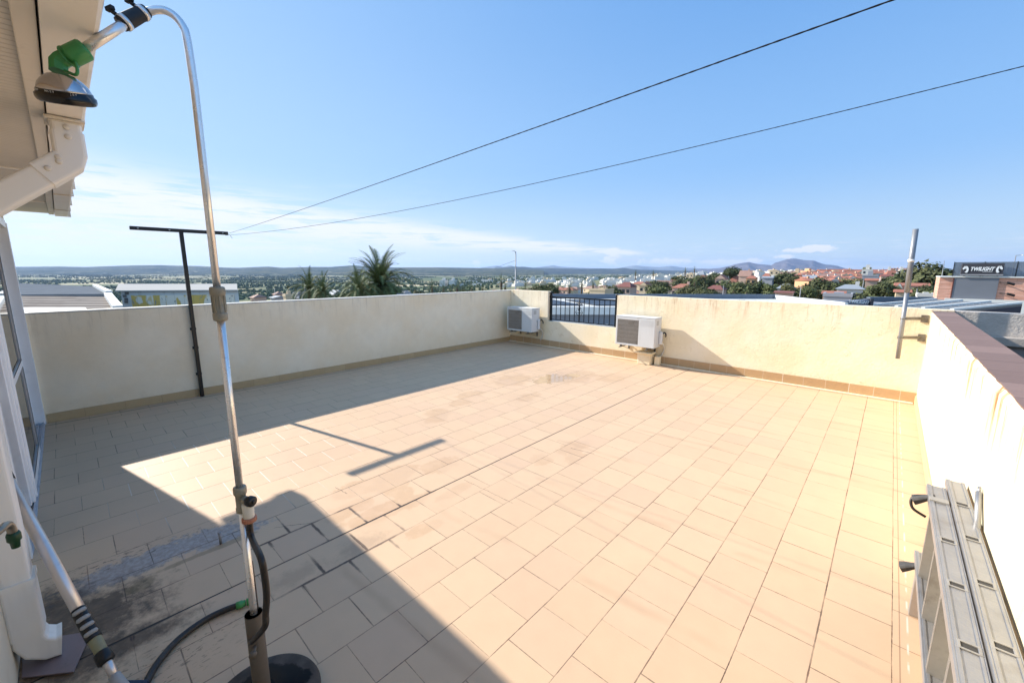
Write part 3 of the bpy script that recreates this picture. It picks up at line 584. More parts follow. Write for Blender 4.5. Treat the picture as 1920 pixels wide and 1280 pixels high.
# ================================================================== AERIAL MAST
m_gal=mat('galvanised tube','8c8d90',.5,.5,var=.12,scale=16,dirt='6b6864',dscale=12,damt=.3)
t=thing('aerial_mast','grey galvanised mast pole fixed by two brackets to the far parapet corner','mast',(.14,6.80,.55))
w=MB(); w.tube([(.151,6.80,.557),(.136,6.80,1.40)],.022,14); w.build('lower_tube',m_gal,t); w=MB(); w.tube([(.1365,6.80,1.36),(.125,6.80,2.09)],.027,14); w.build('upper_tube',m_gal,t)
w=MB(); w.lathe([(.031,-.015),(.032,0),(.031,.015)],Matrix.Translation((.1305,6.80,1.73)),14); w.build('collar',m_pvc,t)
for z in(1.045,.815):
    w=MB(); w.bar((.12,6.80,z),(.285,6.90,z+.005),.012,.035); w.bar((.285,6.90,z+.005),(.33,6.947,z+.005),.012,.035); w.box((.30,6.935,z-.04),(.365,6.9475,z+.045)); w.tube([(.145+.028*math.cos(a*.7),6.80+.028*math.sin(a*.7),z) for a in range(9)],.005,6); w.build('bracket',m_zb,t)
# ================================================================== GARDEN SHOWER
m_chr=mat('brushed aluminium tube','e8e6e4',.3,.82,var=.05,scale=30,dirt='a8a098',dscale=25,damt=.25)
m_grip=mat('aged beige plastic','8f8672',.5,var=.2,scale=25,dirt='4d4638',dscale=20)
m_rust=mat('rusty steel tube','6e665c',.65,.35,var=.25,scale=12,dirt='7a4a26',dscale=7,damt=.95)
m_rub=mat('black rubber','16161a',.55,var=.3,scale=30)
bx,by=-1.53,.315
def SP(z,dx=0,dy=0):  # on the slightly leaning riser
    k=(z-0)/2.24; return V((bx+.04*k+dx,by+.002*k+dy,z))
dR=1.118
t=thing('garden_shower','aluminium garden shower pole with green elbow and silver head on a black round base','garden shower',(bx,by,0))
# base disc
m,g,b=newmat('wet black base'); pos=g.n('ShaderNodeNewGeometry').outputs['Position']; X,Y,Z=g.xyz(pos)
nn=g.m('MULTIPLY',g.m('SUBTRACT',g.noise(pos,9,4,.6),.5),1.2); wt=g.blob(X,Y,bx+.0,by+.02,.13,.11,.4,.06,nn)
c=g.mix(wt,g.mix(g.ramp(g.noise(pos,14,5),.35,.7),srgb('46403c'),srgb('5c544e')),srgb('0c0908')); g.lk(c,b.inputs['Base Color']); g.lk(g.mix(wt,(.85,.85,.85),(.5,.5,.5)),b.inputs['Roughness']); b.inputs['Specular IOR Level'].default_value=.12
w=MB(); w.lathe([(.18,.0),(.19,.006),(.192,.028),(.186,.042),(.17,.052),(.12,.058),(.10,.068),(.045,.072),(.04,.09),(.036,.09)],Matrix.Translation((bx,by,0.001)),64); w.build('base',m,t)
w=MB(); w.tube([(bx,by,.07),(bx+.004,by,.41)],.0275,22,cap=False); w.tube([(bx,by,.07),(bx+.004,by,.41)],.0245,22,cap=False); w.lathe([(.0246,.4095),(.0275,.4095)],Matrix.Translation((bx+.004,by,0)),22); bt=w.build('base_tube',m_rust,t)
w=MB(); w.tube([(bx+.03,by-.012,.30),(bx+.055,by-.025,.30)],.006,8); w.lathe([(.012,0),(.012,.012)],frame((bx+.055,by-.025,.30),(.9,-.43,0)),8); w.build('clamp_screw',m_rust,bt)
w=MB(); w.bar((bx-.012,by+.012,.40),(bx-.008,by+.010,.60),.018,.004); w.build('rust_strip',m_rust,bt)
lo=MB(); lo.tube([SP(.18),SP(.84)],.0112,20); lo.build('lower_tube',m_chr,t)
lo=MB(); lo.tube([SP(.86),SP(1.48)],.0108,20); lo.build('middle_tube',m_chr,t)
# coupler
w=MB(); c0=SP(1.50); w.lathe([(.013,1.447),(.0185,1.45),(.0195,1.455),(.0195,1.468),(.0185,1.472),(.0165,1.474),(.0165,1.522),(.0185,1.525),(.0205,1.53),(.0205,1.545),(.019,1.55),(.014,1.552)],Matrix.Translation((c0.x,c0.y,0)),28)
for k in range(8):
    a=k*PI/4; w.bar((c0.x+.0175*math.cos(a),c0.y+.0175*math.sin(a),1.474),(c0.x+.0175*math.cos(a),c0.y+.0175*math.sin(a),1.524),.004,.003,V((math.cos(a),math.sin(a),0)))
w.build('coupler',m_grip,t)
# riser with bend, arm reaching back towards the house
pts=[SP(1.55),SP(1.7),SP(1.9),SP(2.1)]+[P(351,75,1.118),P(343,50,1.112),P(328,31,1.105),P(309,20,1.095),P(290,19,1.085)]
w=MB(); w.tube([SP(1.545),SP(1.9)]+smooth_path(pts[3:],5)+[P(272,24,1.075)],.0098,20); w.build('riser',m_chr,t)
a0,a1=P(262,27,1.07),P(156,94,.99)
w=MB(); w.tube([a0,a1],.0112,20); w.build('arm',m_chr,t)
ad=(a1-a0).normalized()
w=MB(); p0=P(274,21,1.078); p1=P(226,46,1.045); dd=(p1-p0)
w.tube([p0,p0+dd*.15,p0+dd*.3,p0+dd*.5,p0+dd*.8,p1],[.0155,.0175,.0170,.0178,.0185,.0165],20); sl_=w.build('rubber_sleeve',m_rub,t)
for k,(f,r) in enumerate(((.14,.0185),(.84,.0195))):
    c=p0+dd*f; w=MB(); d=dd.normalized(); w.tube([c-d*.005,c+d*.005],r,24); w.build('hose_clamp',m_chr,sl_)
    up=V((0,0,1)); up=(up-d*up.dot(d)).normalized(); w=MB(); w.tube([c+up*r*.9-RT*.004,c+up*(r+.012)-RT*.009],.0055,8); w.bar(c+up*(r+.008)-RT*.016,c+up*(r+.014)+RT*.006,.010,.010); w.build('clamp_screw',[m_rub,m_chr][0],sl_,.001)
# green elbow with loop, silver head, black ring
def GP(x,y,d): return P(60+x/8,60+y/8,d)
w=MB(); gd=.975; q=[GP(770,250,.985),GP(700,300,.982),GP(600,345,.98)]; 
w.tube([GP(800,262,.987),GP(785,268,.986),GP(590,362,.978),GP(580,366,.978)],[.0205,.0225,.0225,.021],28); w.tube([GP(560,375,.978),GP(545,382,.978)],.0238,28)
w.sweep([GP(600,350,.978),GP(450,420,.974),GP(395,470,.972),GP(400,600,.972)],[(.019*math.cos(PI/8+k*PI/4),.0165*math.sin(PI/8+k*PI/4)) for k in range(8)],FW)
el_=w.build('elbow',m_green,t)
w=MB(); w.tube(smooth_path([GP(640,450,.972),GP(672,530,.972),GP(680,615,.972),GP(640,645,.972),GP(530,600,.972),GP(450,570,.972)],4),.0034,8); w.build('loop',m_green,el_)
hax=(P(120,195,.972)-P(126,130,.972)); hd=hax.normalized(); ctr=P(123,177,.972)
hz=(-hd+FW*.10).normalized()  # axis pointing up out of the head, face looking down and slightly at us
hz=(V((0,0,1))*.93-RT*-.16-FW*.30).normalized()
M=frame(ctr,hz,RT)@Matrix.Scale(.92,4)
m_ch=mat('chrome shower head','b9b6b8',.16,.95,var=.06,scale=30)
w=MB(); w.lathe([(.0515,.004),(.050,.012),(.046,.022),(.038,.032),(.030,.039),(.024,.043),(.016,.046)],M,40); w.build('shower_head',m_ch,t)
m_gb=mat('gloss black ring','08080a',.22)
w=MB(); w.lathe([(.040,-.020),(.050,-.022),(.055,-.019),(.0575,-.012),(.0575,-.004),(.0535,.0),(.0525,.007),(.050,.0075)],M,48)
ring=w.build('selector_ring',m_gb,t)
w=MB(); w.lathe([(.012,-.0178),(.039,-.0178),(.041,-.0201)],M,36)
w.lathe([(.006,-.0195),(.011,-.0195),(.012,-.0175)],M,16)
for k in range(14):
    a=k*2*PI/14; w.lathe([(.0022,-.0195),(.0028,-.0178)],M@Matrix.Translation((.027*math.cos(a),.027*math.sin(a),0)),8)
w.build('spray_face',m_black,ring)
m_wht=mat('white lettering','d6d4ce',.6,var=.05)
for txt,ang_ in(('JET',-32),('MIST',-78),('FLOOD',-120),('CONE',-160)):
    me_pieces=[]
    n=len(txt)
    for i,ch in enumerate(txt):
        a=math.radians(ang_+(i-(n-1)/2)*5.2); r=.0537
        o=V((r*math.cos(a),r*math.sin(a),.0035)); nn_=V((math.cos(a),math.sin(a),0)); tx=V((-math.sin(a),math.cos(a),0))
        Ml=Matrix(((tx.x,0,nn_.x,o.x),(tx.y,0,nn_.y,o.y),(0,1,0,o.z),(0,0,0,1)))
        me=text_mesh(ch,.0062,0,.0003); me.transform(M@Ml); me_pieces.append(me)
    w=MB()
    for me in me_pieces: w.add([v.co for v in me.vertices],[tuple(p.vertices) for p in me.polygons])
    w.build('lettering',m_wht,ring)
# valve tee with knob, white hose tail and orange collar
c0=SP(.85); sd=(RT*.93-FW*.30).normalized(); sd.z=0; sd.normalize()
w=MB(); w.lathe([(.014,.805),(.0175,.807),(.0175,.822),(.0155,.824),(.0155,.868),(.0185,.870),(.0195,.877),(.0195,.890),(.018,.895),(.013,.896)],Matrix.Translation((c0.x,c0.y,0)),26); w.tube([c0+V((0,0,.0)),c0+sd*.036],.0135,18); tee=w.build('valve_tee',m_grip,t)
w=MB(); w.tube([c0+sd*.028,c0+sd*.036,c0+sd*.050,c0+sd*.054],[.014,.0175,.0175,.014],22); w.tube([c0+sd*.054,c0+sd*.0565],.007,14); w.build('knob',m_black,tee)
d2=c0+sd*.027+V((0,0,-.008)); 
w=MB(); w.lathe([(.0155,d2.z-.052),(.0165,d2.z-.05),(.0175,d2.z-.006),(.016,d2.z)],Matrix.Translation((d2.x,d2.y,0)),22); w.build('hose_tail',mat('cream plastic','d8d0c0',.5,var=.08),tee)
w=MB(); zz=d2.z-.052; w.lathe([(.017,zz-.016),(.0205,zz-.014),(.0205,zz-.001),(.018,zz)],Matrix.Translation((d2.x,d2.y,0)),24)
for k in range(18):
    a=k*2*PI/18; w.bar((d2.x+.0205*math.cos(a),d2.y+.0205*math.sin(a),zz-.014),(d2.x+.0205*math.cos(a),d2.y+.0205*math.sin(a),zz-.001),.0028,.0026,V((math.cos(a),math.sin(a),0)))
w.build('hose_collar',mat('salmon plastic','b8795c',.5,var=.15,scale=30),tee)
m_hose=mat('dark garden hose','241f1b',.5,var=.3,scale=20,dirt='5a4e42',dscale=14,damt=.4)
z0=zz-.014
w=MB(); w.tube(smooth_path([(d2.x,d2.y,z0),(d2.x+.002,d2.y,z0-.06),P(489,1045,1.235),P(497,1085,1.255),P(500,1120,1.275),P(498,1150,1.29),P(496,1175,1.30),(bx+.033,by-.02,.33)],6),.0098,12); w.build('feed_hose',m_hose,tee)
# floor hose
hp=[(-2.13,.395,.018),(-2.15,.33,.016),(-2.15,.25,.016),(-2.11,.15,.016),(-2.03,.07,.016),(-1.94,.02,.016),(-1.80,-.06,.016),(-1.6,-.12,.016),(-1.35,-.14,.016),(-1.1,-.1,.016)]
t=thing('hose','dark garden hose curving over the shaded tiles to a green connector','hose',(-2.1,.3,0))
w=MB(); w.tube(smooth_path(hp,8),.0135,14); w.build('tube',m_hose,t)
w=MB(); e=V(hp[0]); d=(e-V(hp[1])).normalized()
w.tube([e-d*.02,e+d*.005,e+d*.006,e+d*.018],[.0165,.0175,.014,.014],14); w.tube([e+d*.022,e+d*.036,e+d*.04,e+d*.055],[.0165,.0165,.011,.011],14); w.build('connector',m_green,t)
# ================================================================== SQUEEGEE POLE
m_pole=mat('satin aluminium pole','d8cfca',.34,.75,var=.06,scale=20,dirt='a39a92',dscale=20,damt=.3)
a=V((-1.965,-.035,.045)); b_=V((-2.765,-.272,.715)); L=(b_-a).length; d=(b_-a).normalized()
def Q(s_): return a+d*s_
sc=L/ (P(0,895,1)-P(0,895,1)).length if False else 1
t=thing('squeegee','telescopic aluminium squeegee with black slotted grip leaning against the house wall','squeegee',(a.x,a.y,0))
w=MB(); w.tube([Q(.26),Q(L)],.0205,24); w.build('outer_tube',m_pole,t)
w=MB(); w.tube([Q(.04),Q(.17)],.0150,20); w.build('inner_tube',m_pole,t)
w=MB(); w.tube([Q(.145),Q(.15),Q(.232),Q(.235)],[.016,.019,.0215,.018],22); w.build('lock_body',mat('yellowed plastic','8b8463',.45,var=.25,scale=30),t)
w=MB(); w.tube([Q(.115),Q(.12),Q(.16),Q(.165)],[.020,.026,.0255,.021],24); w.build('lock_nut',m_black,t)
gr=MB(); gr.tube([Q(.222),Q(.226),Q(.358),Q(.362)],[.0225,.024,.024,.0225],24); gro=gr.build('grip',m_black,t)
vw=(CAM-Q(.33)); vw=(vw-d*vw.dot(d)).normalized(); sd2=d.cross(vw).normalized(); m_slot=mat('grey grip slot','a09c98',.5,var=.05)
for k in range(4):
    c=Q(.245+.033*k); w=MB(); pr=[]
    for j in range(9):
        an=(-.85+1.7*j/8); pr.append(c+vw*.0245*math.cos(an)+sd2*.0245*math.sin(an))
    w.tube(pr,[.004]+[.0085]*7+[.004],10); o=w.build('grip_slot',m_slot,gro)
w=MB(); w.tube([Q(L-.035),Q(L-.03),Q(L+.01),Q(L+.015)],[.021,.0235,.0235,.015],20); w.build('end_cap',m_black,t)
w=MB(); w.tube([Q(-.02),Q(.0),Q(.06),Q(.062)],[.026,.024,.0175,.012],18); w.build('socket',mat('light grey plastic','a39d98',.5),t)
w=MB(); hd_=V((.86,.51,0)); hc=a-d*.01; m_blu=mat('navy plastic','14203a',.5)
q0=V((a.x-.005,a.y+.02,0)); ax=V((.45,.89,0)); ay=V((ax.y,-ax.x,0))
w.hexa([q0-ax*.05-ay*.03+V((0,0,.012)),q0+ax*.06-ay*.014+V((0,0,.012)),q0+ax*.06+ay*.014+V((0,0,.012)),q0-ax*.05+ay*.03+V((0,0,.012))],[q0-ax*.05-ay*.022+V((0,0,.06)),q0+ax*.055-ay*.010+V((0,0,.035)),q0+ax*.055+ay*.010+V((0,0,.035)),q0-ax*.05+ay*.022+V((0,0,.06))]); w.build('head',m_blu,t,.005)
w=MB(); w.box((-.16,-.003,.0),(.07,.003,.02),Matrix.Translation((a.x,a.y,.001))@Matrix.Rotation(math.atan2(ax.y,ax.x),4,'Z')); w.build('blade',m_rub,t)
# ================================================================== LOOSE TILE + DRAIN STUB
t=MB(); q=[plane for plane in ()]
lp=[(-2.60,-.305),(-2.36,-.30),(-2.245,-.16),(-2.46,-.10)]
t.hexa([V((x,y,.003)) for x,y in lp],[V((x+.004,y,.013)) for x,y in lp]); tag(t.build('loose_tile',mat('mauve loose tile','84706f',.4,var=.15,scale=8,dirt='4a3c3a',dscale=6),bevel=.002),'mauve tile lying loose under the downpipe outlet','tile')
t=MB(); t.tube([(-2.76,.45,.001),(-2.76,.45,.075)],.007,10); t.lathe([(.010,0),(.010,.006)],Matrix.Translation((-2.76,.45,.068)),8); tag(t.build('anchor_bolt',m_gal),'short metal stub standing up from the wet blue grey tiles','bolt')
# ================================================================== LADDER lying on its side
m_lad=mat('worn ladder aluminium','aaa8a7',.42,.7,var=.18,scale=9,dirt='8a7f74',dscale=5,damt=.4,bump=.1,bscale=90)
m_lad2=mat('grooved rung aluminium','b2ada6',.5,.6,var=.12,scale=20,dirt='7f756a',dscale=12,bump=.1,bscale=80)
m_drk=mat('slot dark','3a3734',.6)
t=thing('ladder','worn aluminium folding ladder lying on its side along the right parapet','ladder',(.3,2,0))
def rail(x0,x1,z,y0,y1,name='side_rail'):
    w=MB(); w.box((x0+.006,y0,z-.004),(x1-.002,y1,z)); w.box((x0,y0,z-.026),(x0+.006,y1,z+.0035)); w.box((x0+.006,y0,z+.0003),(x0+.016,y1,z+.004)); w.box((x1-.002,y0,z-.026),(x1+.002,y1,z+.0025)); w.box((x1-.010,y0,z+.0002),(x1-.002,y1,z+.003)); return w.build(name,m_lad,t,.0012)
YA,YB=2.70,2.80; ZA,ZB=.595,.605; Y0_=.55
ra=rail(.232,.294,ZA,Y0_,YA); rb=rail(.300,.362,ZB,Y0_,YB); rc=rail(.232,.294,.25,Y0_,YA-.02); rd=rail(.300,.362,.245,Y0_,YB)
def slot(parent,xc,y,z):
    w=MB(); M=Matrix.Translation((xc,y,z+.0004))
    for(x0,x1,y0,y1) in((-.024,.024,-.018,-.012),(-.024,.024,.012,.018),(-.024,-.017,-.0119,.0119),(.017,.024,-.0119,.0119)): w.box((x0,y0,0),(x1,y1,.004),M)
    o=w.build('rung_end',m_lad2,parent,.001); w=MB(); w.box((-.0169,-.0119,0),(.0169,.0119,.0008),M); w.build('rung_hole',m_drk,o)
YSA=[2.46,2.19,1.92,1.65,1.38,1.11,.84]; YSB=[2.66,2.44,2.21,1.94,1.67,1.40,1.13]
YSA=[2.153-.304*k for k in range(6)]; YSB=[2.523-.311*k for k in range(7)]
for y in YSA: slot(ra,.268,y,ZA)
for y in YSB: slot(rb,.333,y,ZB)
for y in YSA+[2.457]:
    w=MB(); w.box((.240,y-.014,.2505),(.288,y+.014,ZA-.0045))
    for k in range(7): w.box((.2375,y-.012+k*.004-.0012,.252),(.2398,y-.012+k*.004+.0012,ZA-.027))
    w.build('rung',m_lad2,t)
for y in YSB:
    w=MB(); w.box((.309,y-.014,.2455),(.355,y+.014,ZB-.0045)); w.build('rung',m_lad2,t)
w=MB(); w.tube(smooth_path([(.228,2.60,.575),(.205,2.585,.572),(.185,2.575,.560),(.182,2.565,.535),(.195,2.56,.51),(.236,2.56,.49)],5),.006,10); w.build('hinge_arm',mat('dark hinge steel','4a4643',.45,.6,var=.3,scale=30),t)
def foot(c,k=1):
    w=MB(); c=V(c); r=[]
    pr=[(-.055,.0),(-.05,.022),(.0,.03),(.045,.018),(.055,.0),(.045,-.010),(-.04,-.012)]
    w.sweep([c+V((.02,0,.03)),c+V((-.01,0,.012)),c+V((-.03,0,.002)),c+V((-.05,0,-.01))],[(x*.5*k,y*.85*k) for x,y in pr],V((0,1,0)),scales=[.45,.7,.95,1.1]); return w
foot((.235,2.575,.565)).build('rubber_foot',mat('worn grey rubber','4e4a46',.6,var=.25,scale=25),t,.003)
f2=foot((.235,2.60,.20),1.0); f2.build('rubber_foot',MATS['worn grey rubber'],t,.003)
w=MB(); w.box((.236,2.52,.001),(.36,2.56,.2235)); w.box((.236,.75,.001),(.36,.79,.2235)); w.build('stabiliser',m_lad,t,.002)
w=MB(); w.tube([(.358,2.33,.60),(.362,2.42,.66),(.364,2.47,.70)],.0105,10); w.tube([(.364,2.47,.70),(.366,2.49,.715)],.006,8); w.build('locking_bar',m_lad,t)
w=MB(); w.box((.2325,2.50,.5955),(.2935,2.54,.6045)); w.build('strap_plate',m_lad2,t,.001)
# ================================================================== TERRAIN
RR=[0,15,40,100,200,400,700,1200,2500,5000,8000,14000,30000]
AZT={-180:[-6.5,-6.5,-6.5,-7,-8,-10,-12,-15,-20,-40,-60,-60,-60],-52:[-6.5,-6.5,-8,-12,-19,-31,-43,-53,-59,-60,-60,-60,-60],-10:[-6.5,-6.5,-7.5,-11,-16,-26,-38,-50,-58,-60,-60,-60,-60],
 0:[-6.5,-6.5,-7,-9.5,-13,-19,-26,-36,-48,-58,-60,-60,-60],12:[-6.5,-6.5,-7,-9,-11.5,-16,-21,-28,-42,-58,-60,-60,-60],20:[-6.5,-6.5,-7,-8.5,-10.5,-12.5,-13.5,-15,-40,-58,-60,-60,-60],
 28:[-6.5,-6.5,-7,-8,-8.8,-8,-7,-8,-38,-58,-60,-60,-60],36:[-6.5,-6.5,-7,-7.5,-7.6,-4.5,-2.5,-6,-38,-58,-60,-60,-60],44:[-6.5,-6.5,-6.8,-7.2,-6.5,-3,-1,-5,-36,-58,-60,-60,-60],60:[-6.5,-6.5,-6.5,-7,-6,-3,-1,-5,-36,-58,-60,-60,-60],180:[-6.5,-6.5,-6.5,-7,-8,-10,-12,-15,-20,-40,-60,-60,-60]}
AK=sorted(AZT)
def lerp_tab(xs,ys,x):
    for i in range(len(xs)-1):
        if x<=xs[i+1]:
            t=(x-xs[i])/(xs[i+1]-xs[i]); return ys[i]+(ys[i+1]-ys[i])*t
    return ys[-1]
def gz_uv(u,v):
    r=math.hypot(u,v); a=math.degrees(math.atan2(u,v))
    for i in range(len(AK)-1):
        if a<=AK[i+1]:
            t=(a-AK[i])/(AK[i+1]-AK[i]); z=lerp_tab(RR,AZT[AK[i]],r)*(1-t)+lerp_tab(RR,AZT[AK[i+1]],r)*t; break
    if r>150: z+=min(r-150,900)/900*3.2*NZ.noise(V((u/420,v/420,0)))
    return z
rings=[0,8,20,40,70,110,160,220,300,400,520,680,880,1150,1500,2000,2700,3600,5000,7000,10000,15000,22000,30000]
w=MB(); vs=[];fs=[]; NA=180
for r in rings[1:]:
    for k in range(NA):
        a=k*2*PI/NA; u_,v_=r*math.sin(a),r*math.cos(a); vs.append(W(u_,v_,gz_uv(u_,v_)))
vs.append(V((0,0,-6.5))); c0=len(vs)-1
for i in range(len(rings)-2):
    for k in range(NA): fs.append((i*NA+k,i*NA+(k+1)%NA,(i+1)*NA+(k+1)%NA,(i+1)*NA+k)[::-1])
for k in range(NA): fs.append((c0,(k+1)%NA,k))
w.add(vs,fs,True)
m,g,b=newmat('valley and town ground'); pos=g.n('ShaderNodeNewGeometry').outputs['Position']
dist=g.vm('LENGTH',pos)
rot=g.scalev(pos,(1,1,0),rot=(0,0,.35)); vo=g.n('ShaderNodeTexVoronoi',distance='CHEBYCHEV'); g.lk(g.scalev(pos,(1/190,1/320,0),rot=(0,0,.62)),vo.inputs['Vector']); vo.inputs['Scale'].default_value=1; vo.inputs['Randomness'].default_value=.7
cr_=g.xyz(vo.outputs['Color'])
c=g.mix(g.ramp(cr_[0],.1,.9),srgb('4c5a3a'),srgb('7d8262')); c=g.mix(g.ramp(cr_[1],.55,.6),c,srgb('8f8768')); c=g.mix(g.ramp(cr_[2],.72,.76),c,srgb('3c4a31')); c=g.mix(g.ramp(cr_[0],.88,.9),c,srgb('b7a98c'))
rw=g.m('FRACT',g.m('DIVIDE',g.xyz(rot)[0],9)); c=g.mix(g.m('MULTIPLY',g.m('GREATER_THAN',rw,.5),.25),c,srgb('3e4a30'))
c=g.mix(g.ramp(g.noise(pos,.004,5,.7),.5,.68),c,srgb('414f36')); k=g.m('MULTIPLY_ADD',g.m('SUBTRACT',g.noise(pos,.03,6,.7),.5),.8,1); c=g.mix(1,c,g.comb(k,k,k),'MULTIPLY')
town=g.mix(g.ramp(g.noise(pos,.06,5,.7),.42,.6),srgb('8d8370'),srgb('5a5f45')); town=g.mix(g.ramp(g.noise(pos,.11,4,.7),.58,.62),town,srgb('9c958b'))
c=g.mix(g.ramp(dist,350,900),town,c); g.lk(c,b.inputs['Base Color']); b.inputs['Roughness'].default_value=.95; b.inputs['Specular IOR Level'].default_value=.1
tag(w.build('ground',m),kind='structure')
# ridges
def mat_ridge(name,c1,c2,c3,sc):
    m,g,b=newmat(name); pos=g.n('ShaderNodeNewGeometry').outputs['Position']
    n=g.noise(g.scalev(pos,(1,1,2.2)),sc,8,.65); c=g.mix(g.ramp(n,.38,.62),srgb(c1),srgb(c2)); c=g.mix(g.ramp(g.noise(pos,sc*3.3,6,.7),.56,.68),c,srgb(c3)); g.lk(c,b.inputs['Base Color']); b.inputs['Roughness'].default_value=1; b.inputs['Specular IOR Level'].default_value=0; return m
def ridge(name,prof,v,base,depth,mt,rough,step=4,ns=26):
    w=MB(); xs=[];x=prof[0][0]
    while x<=prof[-1][0]: xs.append(x); x+=step
    vs=[];fs=[]
    for x in xs:
        y=lerp_tab([p[0] for p in prof],[p[1] for p in prof],x); u0,zc=UZ(x,y,v)
        for j in range(ns+1):
            f=j/ns; vv=v-depth*(1-f) if f<=1 else v; k=f**1.35
            uu=u0*vv/v; nz=NZ.fractal(V((uu/(rough*9),vv/(rough*9),2.7)),1,2,5); rdg=1-abs(NZ.noise(V((uu/(rough*5),vv/(rough*14),7.7))))*1.6
            amp=(zc-base)*math.sin(PI*min(f,1))*.5
            z=base+(zc-base)*k+amp*(nz*.5+(rdg-.6)*.6)
            vs.append(W(uu,vv,z if j<ns else zc))
        vs.append(W(u0*1.08,v*1.08,base))
    n=ns+2
    for i in range(len(xs)-1):
        for j in range(n-1): fs.append((i*n+j,(i+1)*n+j,(i+1)*n+j+1,i*n+j+1))
    w.add(vs,fs,True); tag(w.build(name,mt),kind='structure')
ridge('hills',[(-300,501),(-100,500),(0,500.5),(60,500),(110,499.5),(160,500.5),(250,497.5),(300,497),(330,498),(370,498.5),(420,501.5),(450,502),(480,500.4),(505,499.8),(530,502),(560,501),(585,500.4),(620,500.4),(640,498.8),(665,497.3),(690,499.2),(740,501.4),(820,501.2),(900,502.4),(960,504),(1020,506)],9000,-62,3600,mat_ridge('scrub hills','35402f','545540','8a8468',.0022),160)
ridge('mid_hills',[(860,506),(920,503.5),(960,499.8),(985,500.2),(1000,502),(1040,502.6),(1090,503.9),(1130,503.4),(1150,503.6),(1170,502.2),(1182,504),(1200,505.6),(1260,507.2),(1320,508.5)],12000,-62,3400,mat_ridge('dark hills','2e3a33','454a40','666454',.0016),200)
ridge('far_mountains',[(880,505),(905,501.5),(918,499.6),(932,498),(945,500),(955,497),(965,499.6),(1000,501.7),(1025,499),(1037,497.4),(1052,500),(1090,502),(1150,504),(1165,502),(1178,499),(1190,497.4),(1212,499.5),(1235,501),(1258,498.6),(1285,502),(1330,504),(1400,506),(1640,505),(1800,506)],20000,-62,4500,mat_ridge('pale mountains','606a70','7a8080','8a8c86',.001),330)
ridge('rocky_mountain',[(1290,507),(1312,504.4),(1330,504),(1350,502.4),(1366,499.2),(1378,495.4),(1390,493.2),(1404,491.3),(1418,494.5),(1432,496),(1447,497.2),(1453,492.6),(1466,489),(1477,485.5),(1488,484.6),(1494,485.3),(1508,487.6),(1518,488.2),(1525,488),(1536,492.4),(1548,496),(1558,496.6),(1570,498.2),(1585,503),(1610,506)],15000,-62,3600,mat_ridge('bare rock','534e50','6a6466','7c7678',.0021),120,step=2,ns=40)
# ================================================================== FOLIAGE
def leafmat(name,c1,c2,c3=None):
    m,g,b=newmat(name); co=g.n('ShaderNodeTexCoord').outputs['Object']; oi=g.n('ShaderNodeObjectInfo').outputs['Random']
    r=g.n('ShaderNodeNewGeometry').outputs['Random Per Island']
    c=g.mix(r,srgb(c1),srgb(c2)); c=g.mix(g.m('MULTIPLY',oi,.5),c,srgb(c3 or c2)); g.lk(c,b.inputs['Base Color']); b.inputs['Roughness'].default_value=.7; b.inputs['Specular IOR Level'].default_value=.2; return m
m_pine=leafmat('pine foliage','323a26','58603a','5c583a'); m_olive=leafmat('olive foliage','44502f','6a7148','77704c'); m_dry=leafmat('dry scrub','5a5636','77704a','6a6244'); m_palm=leafmat('palm frond','3c4a2a','747c4e','626a44')
m_trunk=mat('bark','5b4a3a',.9,var=.3,scale=10)
def crown(seed,nclump,nleaf,size,flat=.75,spread=.62):
    rnd=random.Random(seed); w=MB(); cl=[]
    for i in range(nclump):
        a=rnd.random()*2*PI; h=rnd.random()*2-1; rr=rnd.random()**.45*spread
        cl.append((V((math.cos(a)*math.sqrt(1-h*h)*rr,math.sin(a)*math.sqrt(1-h*h)*rr,h*rr*flat)),rnd.uniform(.22,.42)))
    for c,r in cl:
        for k in range(nleaf):
            d=V((rnd.gauss(0,1),rnd.gauss(0,1),rnd.gauss(0,1))).normalized(); p=c+V((d.x,d.y,d.z*.8))*r*rnd.uniform(.6,1.08)
            nrm=(d+V((rnd.uniform(-.7,.7),rnd.uniform(-.7,.7),rnd.uniform(-.3,.9)))).normalized(); x=nrm.orthogonal().normalized(); x=(x*math.cos(k)+nrm.cross(x)*math.sin(k)); y=nrm.cross(x); s_=size*rnd.uniform(.6,1.3)
            w.add([p-x*s_-y*s_*.6,p+x*s_-y*s_*.5,p+x*s_*.3+y*s_],[(0,1,2)])
    return w
def make_tree(name,seed,nc,nl,size,mt,trunk_h,flat=.75):
    t=thing(name,'tree','tree',(0,0,0)); crown(seed,nc,nl,size,flat).build('crown',mt,t,loc=(0,0,0))
    w=MB(); w.tube([(0,0,-trunk_h),(.03,.02,-trunk_h*.5),(0,0,-.1),(.05,0,.2)],[.085,.07,.05,.02],7)
    for a in(0,2.1,4.2): w.tube([(0,0,-.35),(.25*math.cos(a),.25*math.sin(a),.0)],[.04,.015],5)
    w.build('trunk',m_trunk,t); t.location=(0,0,-500); return t
TP={'pine':[make_tree('pine_tree',11+i,34,110,.06,m_pine,1.5,.62) for i in range(3)],'round':[make_tree('garden_tree',31+i,26,90,.065,m_olive,1.3,.85) for i in range(3)],
    'small':[make_tree('garden_tree',51+i,14,42,.11,[m_olive,m_pine,m_dry,m_olive][i],1.2,.85) for i in range(4)]}
